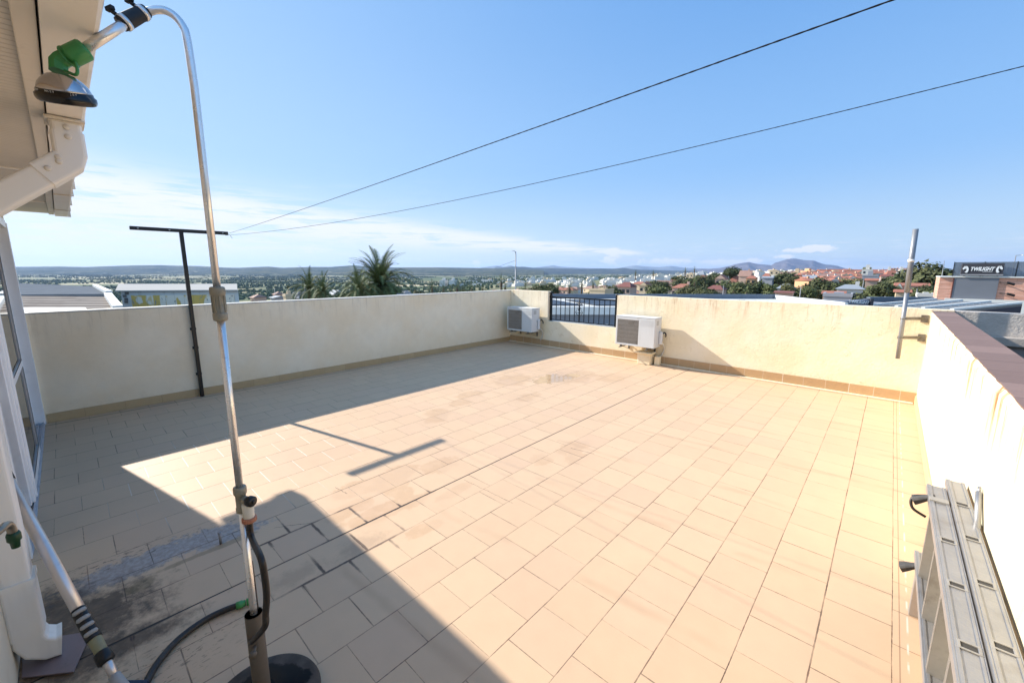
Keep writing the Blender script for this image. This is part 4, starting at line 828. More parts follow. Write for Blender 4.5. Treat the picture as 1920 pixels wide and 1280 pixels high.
def make_palm(seed,nf,L,droop,leaf=20,wd=.34):
    rnd=random.Random(seed); t=thing('palm_tree','palm','palm tree',(0,0,0)); w=MB()
    for f in range(nf):
        k=f/nf; a=f*2.39996+rnd.uniform(-.2,.2); elv=math.radians(80-118*k+rnd.uniform(-8,8)); l=L*rnd.uniform(.85,1.08); p=V((0,0,0)); dirv=V((math.cos(a)*math.cos(elv),math.sin(a)*math.cos(elv),math.sin(elv))); pts=[]
        for i in range(leaf+1):
            pts.append(p.copy()); p=p+dirv*l/leaf; dirv=(dirv+V((0,0,-droop/leaf*(1+i/leaf)))).normalized()
        w.tube([pts[0],pts[leaf//3],pts[2*leaf//3],pts[-1]],[.022*L/2,.015*L/2,.010*L/2,.004],4,smooth=False)
        for i in range(2,leaf):
            d=(pts[i+1]-pts[i]).normalized(); sd_=d.cross(V((0,0,1)));
            if sd_.length<.05: sd_=V((1,0,0))
            sd_.normalize(); up=sd_.cross(d); ll=wd*L*.5*math.sin(PI*(.15+.8*i/leaf))
            for s_ in(-1,1):
                for j in (0,.5):
                    q=pts[i]+(pts[i+1]-pts[i])*j; tip=q+(sd_*s_*.8+d*.75+up*.25+V((0,0,-.12))).normalized()*ll*rnd.uniform(.8,1.1); w.add([q-d*.014*L/2,q+d*.016*L/2,tip],[(0,1,2)])
    w.build('crown',m_palm,t); w=MB(); w.tube([(0,0,-8),(0,0,-3),(0,0,-.3),(0,0,.1)],[.28,.22,.22,.10],10,smooth=False); w.build('trunk',m_trunk,t); t.location=(0,0,-500); return t
PALM=[make_palm(3,104,2.5,1.35,30,.32),make_palm(5,50,2.3,1.5,26,.32),make_palm(8,18,1.9,1.0,12,.42)]
USED={}
def put(proto,u,v,z,s,rz,label,cat,group=None,name=None,sz=None):
    if proto.name in USED: o=copy_tree(proto)
    else: o=proto; USED[proto.name]=1
    p=W(u,v,z); o.location=p; o.rotation_euler=(0,0,rz); o.scale=(s,s,sz or s); o['label']=label; o['category']=cat
    if 'group' in o: del o['group']
    if group: o['group']=group
    return o
TREEV={}
def tree(kind,px,ytop,wpx,v,label,group=None,i=None,cat='tree',flat=None):
    r=wpx/2*v/F; u_,zt=UZ(px,ytop,v); L=TP[kind]; k=TREEV.get(kind,0); TREEV[kind]=k+1; pr=L[(i if i is not None else k)%len(L)]
    s=r/.68; hz=flat or s*.9; return put(pr,u_,v,zt-hz*(.62 if kind=='pine' else .8),s,random.random()*6.28,label,cat,group,sz=hz)
def palm(i,px,yc,rpx,v,label,group=None):
    r=rpx*v/F; u_,z=UZ(px,yc,v); base=[2.5,2.3,1.9][i]; return put(PALM[i],u_,v,z,r/base/.66,random.random()*6.28,label,'palm tree',group)
palm(0,713,535,52,34,'big full date palm rising above the left parapet','palms behind the left parapet')
palm(1,672,545,36,31,'arching olive palm leaning against the left side of the biggest palm','palms behind the left parapet')
palm(1,580,542,31,40,'leftmost palm behind the parapet, dark and spiky','palms behind the left parapet')
palm(1,606,547,28,37,'paler palm directly right of the leftmost palm','palms behind the left parapet')
for px,y,r,v in((810,539,13,110),(832,541,11,115),(857,540,13,100),(884,542,14,95),(940,528,12,150),(947,538,11,120),(905,541,10,130),(870,546,9,100),(1046,537,11,170),(1068,540,12,150),(1091,532,9,190),(1112,533,9,200),(845,545,9,110),(985,541,10,120),(1020,545,9,120)):
    palm(2,px,y,r,v,'small palm among the low houses beyond the parapet corner','small palms among the low houses')
for px,y,v in((1285,507,420),(1302.5,505,430),(1192,511,500),(1225,512,480)): palm(2,px,y,5,v,'tiny slender palm silhouetted above the white town','slender palms on the skyline')
for px,y,r,v in((1376,546,13,120),(1400,548,10,110),(1303,529,10,160),(1352,541,9,130)): palm(2,px,y,r,v,'small palm in front of the dark trees behind the blue grey roof edge','palms before the dark trees')
TL=[('pine',1739,489.5,92,115,'huge dark bushy pine left of the black rooftop sign',None),('pine',1700,506,60,125,'broad pine crown behind the mast pole',None),
('pine',1290,514,44,200,'left of the two joined dark pines above the pink walled bungalow',None),('pine',1316,515,52,195,'right of the two joined dark pines above the pink walled bungalow',None),
('pine',1374,498,30,260,'tall dark pine sticking up left of the rocky mountain',None),('pine',1346,508,36,250,'flat topped pine left of the tall skyline pine',None),
('round',1366,521,40,160,'green tree beside the orange roofed villa, above the long red roof',None),('round',1392,524,42,150,'bright green tree right of the long red roofed bungalow',None),
('pine',1420,525,44,150,'dark tree mass in the middle of the tree belt',None),('pine',1472,506,52,190,'rounded dark pine below the left end of the rocky mountain',None),('round',1447,527,36,140,'small layered tree right of the middle tree belt',None),('pine',1489,514,26,170,'lower round lobe beside the rounded dark pine',None),
('pine',1543,519,56,135,'wide olive pine in front of the red terraces',None),('pine',1577,526,48,130,'dark crown right of the wide olive pine',None),('round',1594,517,30,150,'olive tree at the foot of the red terraces',None),('round',1613,521,32,140,'pale green round tree above the white flat villa',None),
('round',1671,515,36,150,'round olive crown right of the white villa group',None),('round',1652,528,46,120,'grey green bushy crown under the red roofed house',None),('pine',1634,545,60,80,'low dark hedge of trees above the blue sign wall',None),('round',1688,530,44,110,'dry looking tree left of the white gable',None),
('pine',1737,533,44,90,'dark tree next to the brick building under the long red roof',None),('round',1750,540,34,75,'yellow green tree touching the brick building',None),('small',1628,498,14,400,'lone dark tree on the red terraces skyline',None),
('round',1146,530,34,170,'yellow green tree over the beige shed behind the railing',None),('pine',1268,516,16,260,'small dark tree left of the joined pines',None),('round',1218,525,22,200,'leafy tree right of the white gabled house',None),('pine',1238,523,28,190,'dense shrub tree before the pink bungalow',None),
('small',868,540,14,120,'round shrub tree just above the parapet near the corner',None),('round',985,535,30,130,'wide green tree just above the parapet corner',None),('small',784,540,20,90,'yellowish bushy tree right of the big palm',None),('round',760,548,26,60,'dense shrub at the foot of the big palm',None),('round',640,545,30,70,'dense green bushes between the palms',None),('small',540,534,8,160,'narrow dark cypress shape left of the palms',None)]
for k,px,y,w_,v,l,g_ in TL: tree(k,px,y,w_,v,l,g_)
rnd=random.Random(77)
for i in range(36):
    px=rnd.uniform(1245,1760) if i<31 else rnd.uniform(1000,1240); v=rnd.uniform(85,170); tree(rnd.choice(['pine','round']),px,rnd.uniform(527,544),rnd.uniform(24,44),v,'dark bushy tree in the belt of trees below the hillside houses','trees in the belt below the hillside houses')
rnd=random.Random(5)
for i in range(120):
    px=rnd.uniform(930,1770) if i<95 else rnd.uniform(450,920); 
    v=rnd.uniform(95,420) if px>930 else rnd.uniform(110,300)
    u_=(px-960)/F*v; z=gz_uv(u_,v); h=rnd.uniform(2.6,5.5); pr=TP['small'][i%4]
    put(pr,u_,v,z+h*.62,h*.42,rnd.random()*6,'small dark green garden tree between the houses','tree','garden trees between the houses')
# far belts of trees on the plain
w=MB(); rnd=random.Random(9)
def blobtree(w,c,r,h):
    n=5; vs=[V((c.x+r*math.cos(k*2*PI/n+c.x)*rnd.uniform(.7,1.1),c.y+r*math.sin(k*2*PI/n+c.x)*rnd.uniform(.7,1.1),c.z+h*.35)) for k in range(n)]
    top=[V((c.x+r*.55*math.cos(k*2*PI/n+.5+c.x),c.y+r*.55*math.sin(k*2*PI/n+.5+c.x),c.z+h*rnd.uniform(.75,1))) for k in range(n)]
    bt=[V((c.x+r*.6*math.cos(k*2*PI/n+c.x),c.y+r*.6*math.sin(k*2*PI/n+c.x),c.z-.5)) for k in range(n)]
    w.add(bt+vs+top,[(k,(k+1)%n,n+(k+1)%n,n+k) for k in range(n)]+[(n+k,n+(k+1)%n,2*n+(k+1)%n,2*n+k) for k in range(n)]+[tuple(range(2*n,3*n))])
for i in range(420):   # hedgerow lines
    v=math.exp(rnd.uniform(math.log(600),math.log(6500))); a=rnd.uniform(-1.35,.62); 
    if a>-.05 and v<1500: continue
    u0=a*v; L=rnd.uniform(40,320)*(v/1500)**.5; th=rnd.choice([.05,-.1,.9,1.2,.0,-.05])+rnd.uniform(-.1,.1); n=int(L/rnd.uniform(6,14)); hh=rnd.uniform(4,9)
    for j in range(n):
        s_=j/n*L; uu=u0+math.cos(th)*s_+rnd.uniform(-3,3); vv=v+math.sin(th)*s_+rnd.uniform(-3,3)
        if rnd.random()<.15: continue
        r=rnd.uniform(2.5,6); blobtree(w,W(uu,vv,gz_uv(uu,vv)),r*(1+vv/9000),hh*rnd.uniform(.7,1.2)*(1+vv/9000))
for i in range(2400):
    v=math.exp(rnd.uniform(math.log(700),math.log(8500))); a=rnd.uniform(-1.35,.65)
    if a>-.1 and v<1300: continue
    if NZ.noise(V((a*v/500,v/500,3)))<.05: continue
    r=rnd.uniform(3,7)*(1+v/8000); blobtree(w,W(a*v,v,gz_uv(a*v,v)),r,r*rnd.uniform(1,1.6))
tag(w.build('orchard_trees',mat('far foliage','4d5a40',.95,var=.5,scale=.01)),'dark rows and belts of trees across the hazy plain','trees',kind='stuff')
# ================================================================== BUILDINGS NEXT DOOR (town frame: u right, v ahead)
MW=Matrix(((RH.x,FH.x,0,0),(RH.y,FH.y,0,0),(0,0,1,0),(0,0,0,1)))
def tbox(w,u0,u1,v0,v1,z0,z1): return w.box((u0,v0,z0),(u1,v1,z1),MW)
m_whf=mat('white fascia panel','cfcfca',.55,var=.04,scale=1,dirt='9a968c',dscale=1.2,damt=.35,streak=True); m_grf=mat('grey fascia','7b7c80',.6,var=.06,scale=1); m_bluep=mat('blue grey cladding','65707c',.5,.2,var=.08,scale=.8,dirt='4e5660',dscale=3,streak=True)
m_roofw=mat('pale roof membrane','c2c2be',.95,spec=0,var=.08,scale=.7,dirt='8f8b84',dscale=1.1); m_solar=mat('dark roof panel','3a3f49',.35,.2,var=.2,scale=2); m_seam=mat('roof seam','5a606a',.5)
t=thing('commercial_building','low white roofed commercial building behind the railing with dark roof panels','building',W(5,22,-6.5))
w=MB(); tbox(w,-7,15.8,19.05,25,-6.5,-.37); w.build('wall',m_grf,t)
w=MB(); tbox(w,-7.02,15.82,19.0,25.0,-.369,-.03); w.build('roof',m_roofw,t)
w=MB(); tbox(w,-7.05,15.85,18.9,18.999,-.38,-.02); w.build('fascia',m_whf,t)
w=MB(); tbox(w,-7,16.1,25.001,25.18,-.4,.235); w.build('rear_parapet',m_bluep,t)
for k in range(34):
    u_=-6.8+k*.68
    if k%1==0: 
        pass
w=MB(); lo=[W(16.1,25.18,-.4),W(15.95,25.18,-.4),W(15.4,19.0,-.4),W(15.55,19.0,-.4)]; w.hexa(lo[::-1],[V((p.x,p.y,.20)) for p in lo[::-1]]); w.build('side_parapet',m_whf,t)
def panel(u0,u1,v0,v1,sk):
    w=MB(); lo=[W(u0,v0,-.028),W(u1,v0,-.028),W(u1+sk,v1,-.028),W(u0+sk,v1,-.028)]; w.hexa(lo,[p+V((0,0,.05)) for p in lo]); o=w.build('roof_panel',m_solar,t)
    w=MB(); n=6
    for k in range(n):
        f=(k+.5)/n; w.bar(W(u0+sk*f+.02,v0+(v1-v0)*f,.028),W(u1+sk*f-.02,v0+(v1-v0)*f,.028),.05,.012)
    w.build('panel_rib',m_seam,o)
for u0,u1,v0,v1,sk in((-3.4,-.9,19.6,23.2,-1.2),(-.6,2.25,19.6,23.2,-1.1),(2.35,3.4,19.6,23.2,-1.1),(4.0,6.4,19.6,23.2,-1.0),(6.7,9.0,19.9,23.2,-.9),(9.3,11.2,19.9,23.3,-.8),(11.6,13.3,20.3,23.3,-2.0),(13.6,15.0,20.3,23.3,-2.1)): panel(u0,u1,v0,v1,sk)
w=MB(); tbox(w,-7,15.8,17.2,19.04,-1.02,-.93); w.build('canopy',m_whf,t)
for u0 in(-3,1.9,6,10.5):
    w=MB(); tbox(w,u0,u0+3.2,18.95,19.049,-5.2,-1.4); w.build('shop_window',m_glass,t)
t=thing('shop_sign','small indigo sign board seen low through the railing','sign',W(3.3,16.9,-1))
w=MB(); tbox(w,2.45,3.9,16.9,16.98,-.82,-.62); w.build('board',mat('indigo sign','1f2466',.5),t,.005); w=MB(); tbox(w,2.35,4.0,16.99,17.05,-.86,-.58); w.build('back_frame',m_whf,t)
w=MB(); tbox(w,3.1,3.14,17.0,17.04,-6.5,-.861); w.build('leg',m_gal,t)
m_signg=mat('slate sign face','6a7180',.5,var=.05); m_let=mat('white sign lettering','e6e6e6',.5,var=.02)
# small slate sign box with the club's name
u0,z1=UZ(1561,562.5,22); u1,_=UZ(1630,562,22); _,z0=UZ(1600,576,22)
t=thing('roof_sign','small slate blue box sign with white lettering low behind the far parapet','sign',W((u0+u1)/2,22,z0))
w=MB(); w.hexa([W(u0,22,z0),W(u1,22,z0),W(u1,22.3,z0),W(u0,22.3,z0)],[W(u0,22,z1-.10),W(u1,22,z1+.04),W(u1,22.3,z1+.04),W(u0,22.3,z1-.10)]); w.build('box',m_signg,t,.01)
uc,zc=UZ(1609,566.3,22); Mt=Matrix.Translation(W(uc,21.97,zc))@MW@Matrix.Rotation(PI/2,4,'X')@Matrix.Rotation(math.radians(-3),4,'Z')
place_text('lettering','TWILIGHT',.20,Mt,m_let,t,.25,.01,.005,1.12)
w=MB(); tbox(w,u1,u1+.16,21.9,22.4,z0,z1+.08); w.build('end_post',mat('dark steel post','2c2f3a',.5),t)
w=MB(); tbox(w,u0-.4,u0+6,22.4,27,-6.5,z0); w.build('support_building',m_grf,t)
# glazed roof hall
A_=(19.2,22.0);B_=(20.7,19.2);C_=(29.2,23.5);D_=(27.8,27.1)
t=thing('glazed_hall','low hall with slatted dark roof and white beams next to the brick building','building',W(24,23,-6.5))
zr=-.2
lo=[W(*B_,-6.5),W(*C_,-6.5),W(*D_,-6.5),W(*A_,-6.5)]; w=MB(); w.hexa(lo,[V((p.x,p.y,zr-.12)) for p in lo]); w.build('wall',mat('hall wall painted shade','2b2230',.8),t)  # facade under the roof edge, its shade put into the dark plum colour
w=MB(); w.hexa([V((p.x,p.y,zr-.119)) for p in lo],[V((p.x,p.y,zr)) for p in lo]); w.build('roof',mat('dark slatted roof','4a4c50',.45,var=.3,scale=1.5),t)
def LR(f,g_): # f along A->D , g along A->B
    a=V(A_)*(1-f)+V(D_)*f; b_=V(B_)*(1-f)+V(C_)*f; p=a*(1-g_)+b_*g_; return p
for g_ in(.02,.34,.66,.98):
    p,q=LR(0,g_),LR(1,g_); w=MB(); w.bar(W(p.x,p.y,zr+.06),W(q.x,q.y,zr+.06),.14,.10); w.build('beam',m_whf,t)
for g0 in(.05,.37,.69):
    for k in range(18):
        f=k/18+.02; p,q=LR(f,g0),LR(min(f+.05,1),g0+.26); w=MB(); w.bar(W(p.x,p.y,zr+.02),W(q.x,q.y,zr+.02),.12,.03); w.build('slat',m_roofw if k%2 else m_grf,t)
w=MB(); u0,z1=UZ(1632,557,28); u1,_=UZ(1752,557,28); tbox(w,u0,u1,28,28.3,-6.5,z1); tag(w.build('boundary_wall',m_bluep),'blue grey boundary wall behind the slatted roof hall','wall')
# brick building with rooftop sign
m_bk,g,b=newmat('salmon brick'); pos=g.n('ShaderNodeNewGeometry').outputs['Position']
br=g.n('ShaderNodeTexBrick'); g.lk(g.comb(g.m('ADD',g.xyz(pos)[0],g.xyz(pos)[1]),g.xyz(pos)[2]),br.inputs['Vector']); br.inputs['Scale'].default_value=1; br.inputs['Brick Width'].default_value=1.6; br.inputs['Row Height'].default_value=.3; br.inputs['Mortar Size'].default_value=.02
br.inputs['Color1'].default_value=(*srgb('dba892'),1); br.inputs['Color2'].default_value=(*srgb('c48e78'),1); br.inputs['Mortar'].default_value=(*srgb('a5806e'),1)
c=g.mix(g.m('MULTIPLY',g.ramp(g.noise(g.scalev(pos,(1,1,5)),1.2,4),.45,.65),.35),br.outputs[0],srgb('e2b5a2')); g.lk(c,b.inputs['Base Color']); b.inputs['Roughness'].default_value=.85
YB_=68.0
def XP(px,py,Y=YB_):
    d=FW+RT*((px-960)/F)-UP*((py-640)/F); q=CAM+d*(Y/d.y); return q
def xb(px): return XP(px,520).x
zt=XP(1840,520.6).z
t=thing('brick_building','salmon brick building with a large grey wall panel at the right edge','building',(xb(1860),YB_,-6.5))
w=MB(); w.box((xb(1763),YB_,-6.5),(xb(2150),YB_+6,zt)); w.build('wall',m_bk,t)
w=MB(); w.box((xb(1790),YB_-.14,-5),(xb(1874),YB_-.002,zt-.05)); w.build('wall_panel',mat('grey panel','6e7178',.6,var=.08,scale=.6),t,.01)
w=MB(); w.box((xb(1788),YB_-.18,-5),(xb(1790)-.01,YB_-.002,zt-.05)); w.build('panel_reveal',mat('dark reveal','5a2f2a',.8),t)
w=MB(); w.box((xb(1762),YB_-.2,zt+.001),(xb(2152),YB_+6.2,zt+.13)); w.build('roof_edge',m_whf,t,.01)
w=MB(); w.box((xb(1778),YB_-.6,-6.5),(xb(2152),YB_-.2,XP(1850,561).z)); w.build('base_band',m_whf,t)
for px,py in((1893,531.5),(1893,552)):
    q=XP(px,py); w=MB(); w.bar(q+V((-.7,-.01,.1)),q+V((-.15,-.5,.05)),.07,.07); w.build('lamp_arm',m_dark,t); w=MB(); w.box((-.3,-.12,-.09),(.3,.12,.09),Matrix.Translation(q+V((0,-.6,0)))@Matrix.Rotation(.5,4,'X')@Matrix.Rotation(.35,4,'Y')); w.build('floodlight',m_dark,t,.02)
t=thing('roof_balustrade','smoked glass balustrade around the brick building roof behind the sign','railing',(xb(1850),YB_+.3,zt))
m,g,b=newmat('smoked glass'); b.inputs['Base Color'].default_value=(*srgb('6a7480'),1); b.inputs['Roughness'].default_value=.15; b.inputs['Alpha'].default_value=.7; m_smk=m
zb=XP(1850,491).z
us=[xb(1786)+k*2.3 for k in range(12)]
for k in range(11):
    w=MB(); w.box((us[k]+.04,YB_+.5,zt+.14),(us[k+1]-.04,YB_+.53,zb)); w.build('glass_panel',m_smk,t)
for k in range(12):
    w=MB(); w.box((us[k]-.035,YB_+.48,zt+.131),(us[k]+.035,YB_+.56,zb+.04)); w.build('post',m_dark,t)
q0=XP(1801,515,YB_-.3); q1=XP(1884.5,493.5,YB_-.3)
t=thing('rooftop_sign','large black rooftop sign with white lettering between two white horse heads','sign',(q0.x,YB_-.3,q0.z))
w=MB(); w.box((q0.x,YB_-.3,q0.z),(q1.x,YB_+.35,q1.z)); w.build('sign_box',mat('charcoal sign face','3a383e',.5,var=.06,scale=.8),t,.02)
w=MB(); w.box((q0.x-.03,YB_-.34,q0.z-.08),(q1.x+.03,YB_-.301,q0.z+.06)); w.build('sign_edge',mat('grey sign edge','8d8d90',.5),t)
for f in(.1,.5,.9):
    w=MB(); uu=q0.x+(q1.x-q0.x)*f; w.box((uu-.06,YB_,zt+.131),(uu+.06,YB_+.12,q0.z-.001)); w.build('leg',m_dark,t)
SW=q1.x-q0.x; SH=q1.z-q0.z; cx=(q0.x+q1.x)/2; cz=(q0.z+q1.z)/2
place_text('lettering','TWILIGHT',.44*SH,Matrix.Translation((cx-.01*SW,YB_-.33,cz))@Matrix.Rotation(PI/2,4,'X'),m_let,t,.32,.02,.022,SW*.57)
w=MB()
for k in range(9): w.box((cx+SW*(.02+.026*k),YB_-.335,cz-SH*.25),(cx+SW*(.038+.026*k),YB_-.302,cz-SH*.22))
w.build('underline',m_let,t)
HP=[(.05,.52),(.12,.66),(.24,.74),(.30,.88),(.38,.78),(.52,.84),(.72,.80),(.88,.62),(.96,.40),(.92,.16),(.78,.0),(.56,.02),(.42,.10),(.55,.20),(.66,.36),(.62,.50),(.50,.46),(.40,.50),(.24,.40),(.10,.40)]
for s_,f_ in((1,.10),(-1,.90)):
    uu=q0.x+SW*f_; zz=cz; pts=[((x-.5)*s_*SW*.165+uu,(y-.45)*SH*.70+zz) for x,y in HP]
    if s_<0: pts=pts[::-1]
    fr=[V((a,YB_-.34,b_)) for a,b_ in pts]; bk=[V((a,YB_-.302,b_)) for a,b_ in pts]; n=len(pts)
    bm=bmesh.new(); fv=[bm.verts.new(p) for p in fr]; bv=[bm.verts.new(p) for p in bk]; f1=bm.faces.new(fv[::-1]); 
    for i in range(n): bm.faces.new((fv[i],fv[(i+1)%n],bv[(i+1)%n],bv[i]))
    bmesh.ops.triangulate(bm,faces=[f1]); me=bpy.data.meshes.new('horse_emblem'); bm.to_mesh(me); bm.free(); me.materials.append(m_let); me.transform(wmat(t).inverted()); o=bpy.data.objects.new('horse_emblem',me); C.objects.link(o); o.parent=t
# poles and street lamps
def lamp(px,ytop,v,label,arm=0,name='street_lamp',cat='street lamp',r=.06):
    u_,zt_=UZ(px,ytop,v); z0=gz_uv(u_,v); t=thing(name,label,cat,W(u_,v,z0)); w=MB(); w.tube([W(u_,v,z0),W(u_,v,zt_)],[r*1.4,r],8); w.build('pole',m_gal,t)
    if arm:
        w=MB(); w.tube([W(u_,v,zt_),W(u_+arm,v,zt_+.08)],r*.6,6); w.build('arm',m_gal,t); w=MB(); w.box((-.3*abs(arm)/1.2,-.12,-.06),(.3*abs(arm)/1.2,.12,.03),Matrix.Translation(W(u_+arm*1.15,v,zt_+.08))@MW); w.build('lamp_head',m_alu,t)
    return t
tt=lamp(967,472,40,'tall slim lamp pole rising behind the parapet corner',-.22,r=.045)
w=MB(); w.tube([W(*[UZ(967,488,40)[0],40],UZ(967,488,40)[1]),W(UZ(928,502,40)[0],41,UZ(928,502,40)[1])],.012,5); w.build('stay_wire',m_wire,tt)
lamp(570.5,525,75,'street lamp with short arm above the leftmost palms',-1.3,r=.07); lamp(690,508,60,'bare pale pole in front of the biggest palm',0,'pole','pole')
lamp(1905,479,60,'thin street lamp above the right end of the roof balustrade',.9,r=.05); lamp(1357,535,100,'slim lamp pole before the long red roofed bungalow',0,'pole','pole'); lamp(1620,522,110,'slim pole above the white flat villa',0,'pole','pole'); lamp(1771,489,95,'slim pole in front of the huge dark pine',0,'pole','pole',.05); lamp(1277+225,536,90,'pale pole beside the grey roofed bungalow',0,'pole','pole')
for px,v in((590,90),(612,85),(515,120),(1662,90),(1720,85)): lamp(px,541,v,{590:'low pole between the leftmost palms',612:'short pole right of the leftmost palms',515:'short thin pole above the distant pink roofs',1662:'short pole with white sign left of the mast pole',1720:'thick grey pole right of the mast pole'}[px],0,'pole','pole')
# ------------------------------------------------------------------ industrial sheds on the left
m_cor,g,b=newmat('corrugated beige'); pos=g.n('ShaderNodeNewGeometry').outputs['Position']; f=g.m('FRACT',g.m('MULTIPLY',g.vm('DOT_PRODUCT',pos,tuple(FH)),.7))
c=g.mix(g.ramp(f,.35,.5),srgb('a0978d'),srgb('776e66')); c=g.mix(g.m('MULTIPLY',g.ramp(g.noise(pos,.7,5),.5,.65),.4),c,srgb('6e6660')); g.lk(c,b.inputs['Base Color']); b.inputs['Roughness'].default_value=.95; b.inputs['Specular IOR Level'].default_value=0
m_slt=mat('slate sheet roof','6e7276',.95,spec=0,var=.15,scale=.5,dirt='54585c',dscale=.8)
def gp3(px,py,v): u_,z=UZ(px,py,v); return W(u_,v,z)
def shed(label,pts,m,edge=None,name='shed'):
    q=[gp3(*p) for p in pts]; c_=sum(q,V((0,0,0)))/len(q); t=thing(name,label,'shed',(c_.x,c_.y,-12))
    w=MB(); w.hexa([p-V((0,0,.35)) for p in q],q); w.build('roof',m,t); w=MB(); w.hexa([V((p.x,p.y,-22)) for p in q],[p-V((0,0,.351)) for p in q]); w.build('wall',m_whf,t)
    if edge:
        w=MB(); a,b_=q[edge[0]],q[edge[1]]; w.bar(a+V((0,0,.12)),b_+V((0,0,.12)),.45,.35); w.build('gutter_edge',m_whf,t)
    return t
shed('long slate grey sheet roof far left beyond the parapet',[(-120,553,34),(205,551,38),(178,537,58),(-120,524,62)],m_slt,(1,2))
shed('ribbed beige sheet roof just above the left parapet',[(-150,592,22),(222,582,24.5),(203,556,33),(-150,553,33)],m_cor,(1,2))
w=MB(); w.hexa([gp3(-100,600,19),gp3(170,592,21),gp3(160,579,23),gp3(-100,580,23)],[gp3(-100,597,19),gp3(170,589,21),gp3(160,576,23),gp3(-100,577,23)]); tag(w.build('awning_roof',m_grf),'pale flat strip of roof lowest at the left parapet','roof')
# white block with yellow mural
u0,z1=UZ(226,546,55); u1,_=UZ(446,541,55); t=thing('warehouse','white warehouse with faded yellow mural seen above the left parapet','building',W((u0+u1)/2,55,-12))
w=MB(); w.hexa([W(u0,55,-20),W(u1,55,-20),W(u1*1.27-.4,70,-20),W(u0*1.27,70,-20)],[W(u0,55,z1),W(u1,55,z1+.1),W(u1*1.27-.4,70,z1+.4),W(u0*1.27,70,z1+.3)]); w.build('wall',m_whf,t)
w=MB(); ua,za=UZ(226,546,55); w.hexa([W(u0-.3,54.6,z1),W(u1+.2,54.6,z1+.1),W(u1*1.27-.2,70,z1+.4),W(u0*1.27-.3,70,z1+.3)],[W(u0-.3,54.6,z1+.12),W(u1+.2,54.6,z1+.25),W(u1*1.27-.2,70,z1+.55),W(u0*1.27-.3,70,z1+.5)]); w.build('roof',mat('warehouse roof sheet','aeaaa3',.95,spec=0,var=.1,scale=.6),t)
m,g,b=newmat('faded yellow mural'); pos=g.n('ShaderNodeNewGeometry').outputs['Position']; uu=g.vm('DOT_PRODUCT',pos,tuple(RH)); zz=g.xyz(pos)[2]
q=g.comb(g.m('MULTIPLY',uu,.42),g.m('MULTIPLY',zz,.18)); n=g.noise(q,1.0,3,.5,1.2); c=g.mix(g.ramp(n,.52,.57),srgb('e8dcc6'),srgb('d8b45c')); c=g.mix(g.ramp(g.noise(q,2.3,4,.6,2),.6,.64),c,srgb('9c9288')); l=g.m('LESS_THAN',g.m('FRACT',g.m('MULTIPLY',uu,.8)),.04); c=g.mix(g.m('MULTIPLY',l,.4),c,srgb('6e685f')); g.lk(c,b.inputs['Base Color']); b.inputs['Roughness'].default_value=.8
w=MB(); ua,zc_=UZ(246,554,54.9); ub_,_=UZ(438,549,54.9); w.hexa([W(ua,54.85,-20),W(ub_,54.85,-20),W(ub_,54.99,-20),W(ua,54.99,-20)],[W(ua,54.85,zc_),W(ub_,54.85,zc_+.15),W(ub_,54.99,zc_+.15),W(ua,54.99,zc_)]); w.build('mural_wall',m,t)
for px,py in((237,550),(233,555),(236,561),(236,566)):
    uu_,zz_=UZ(px,py,54.9); w=MB(); tbox(w,uu_-.22,uu_+.22,54.9,54.99,zz_-.16,zz_+.16); w.build('window',m_fin,t)
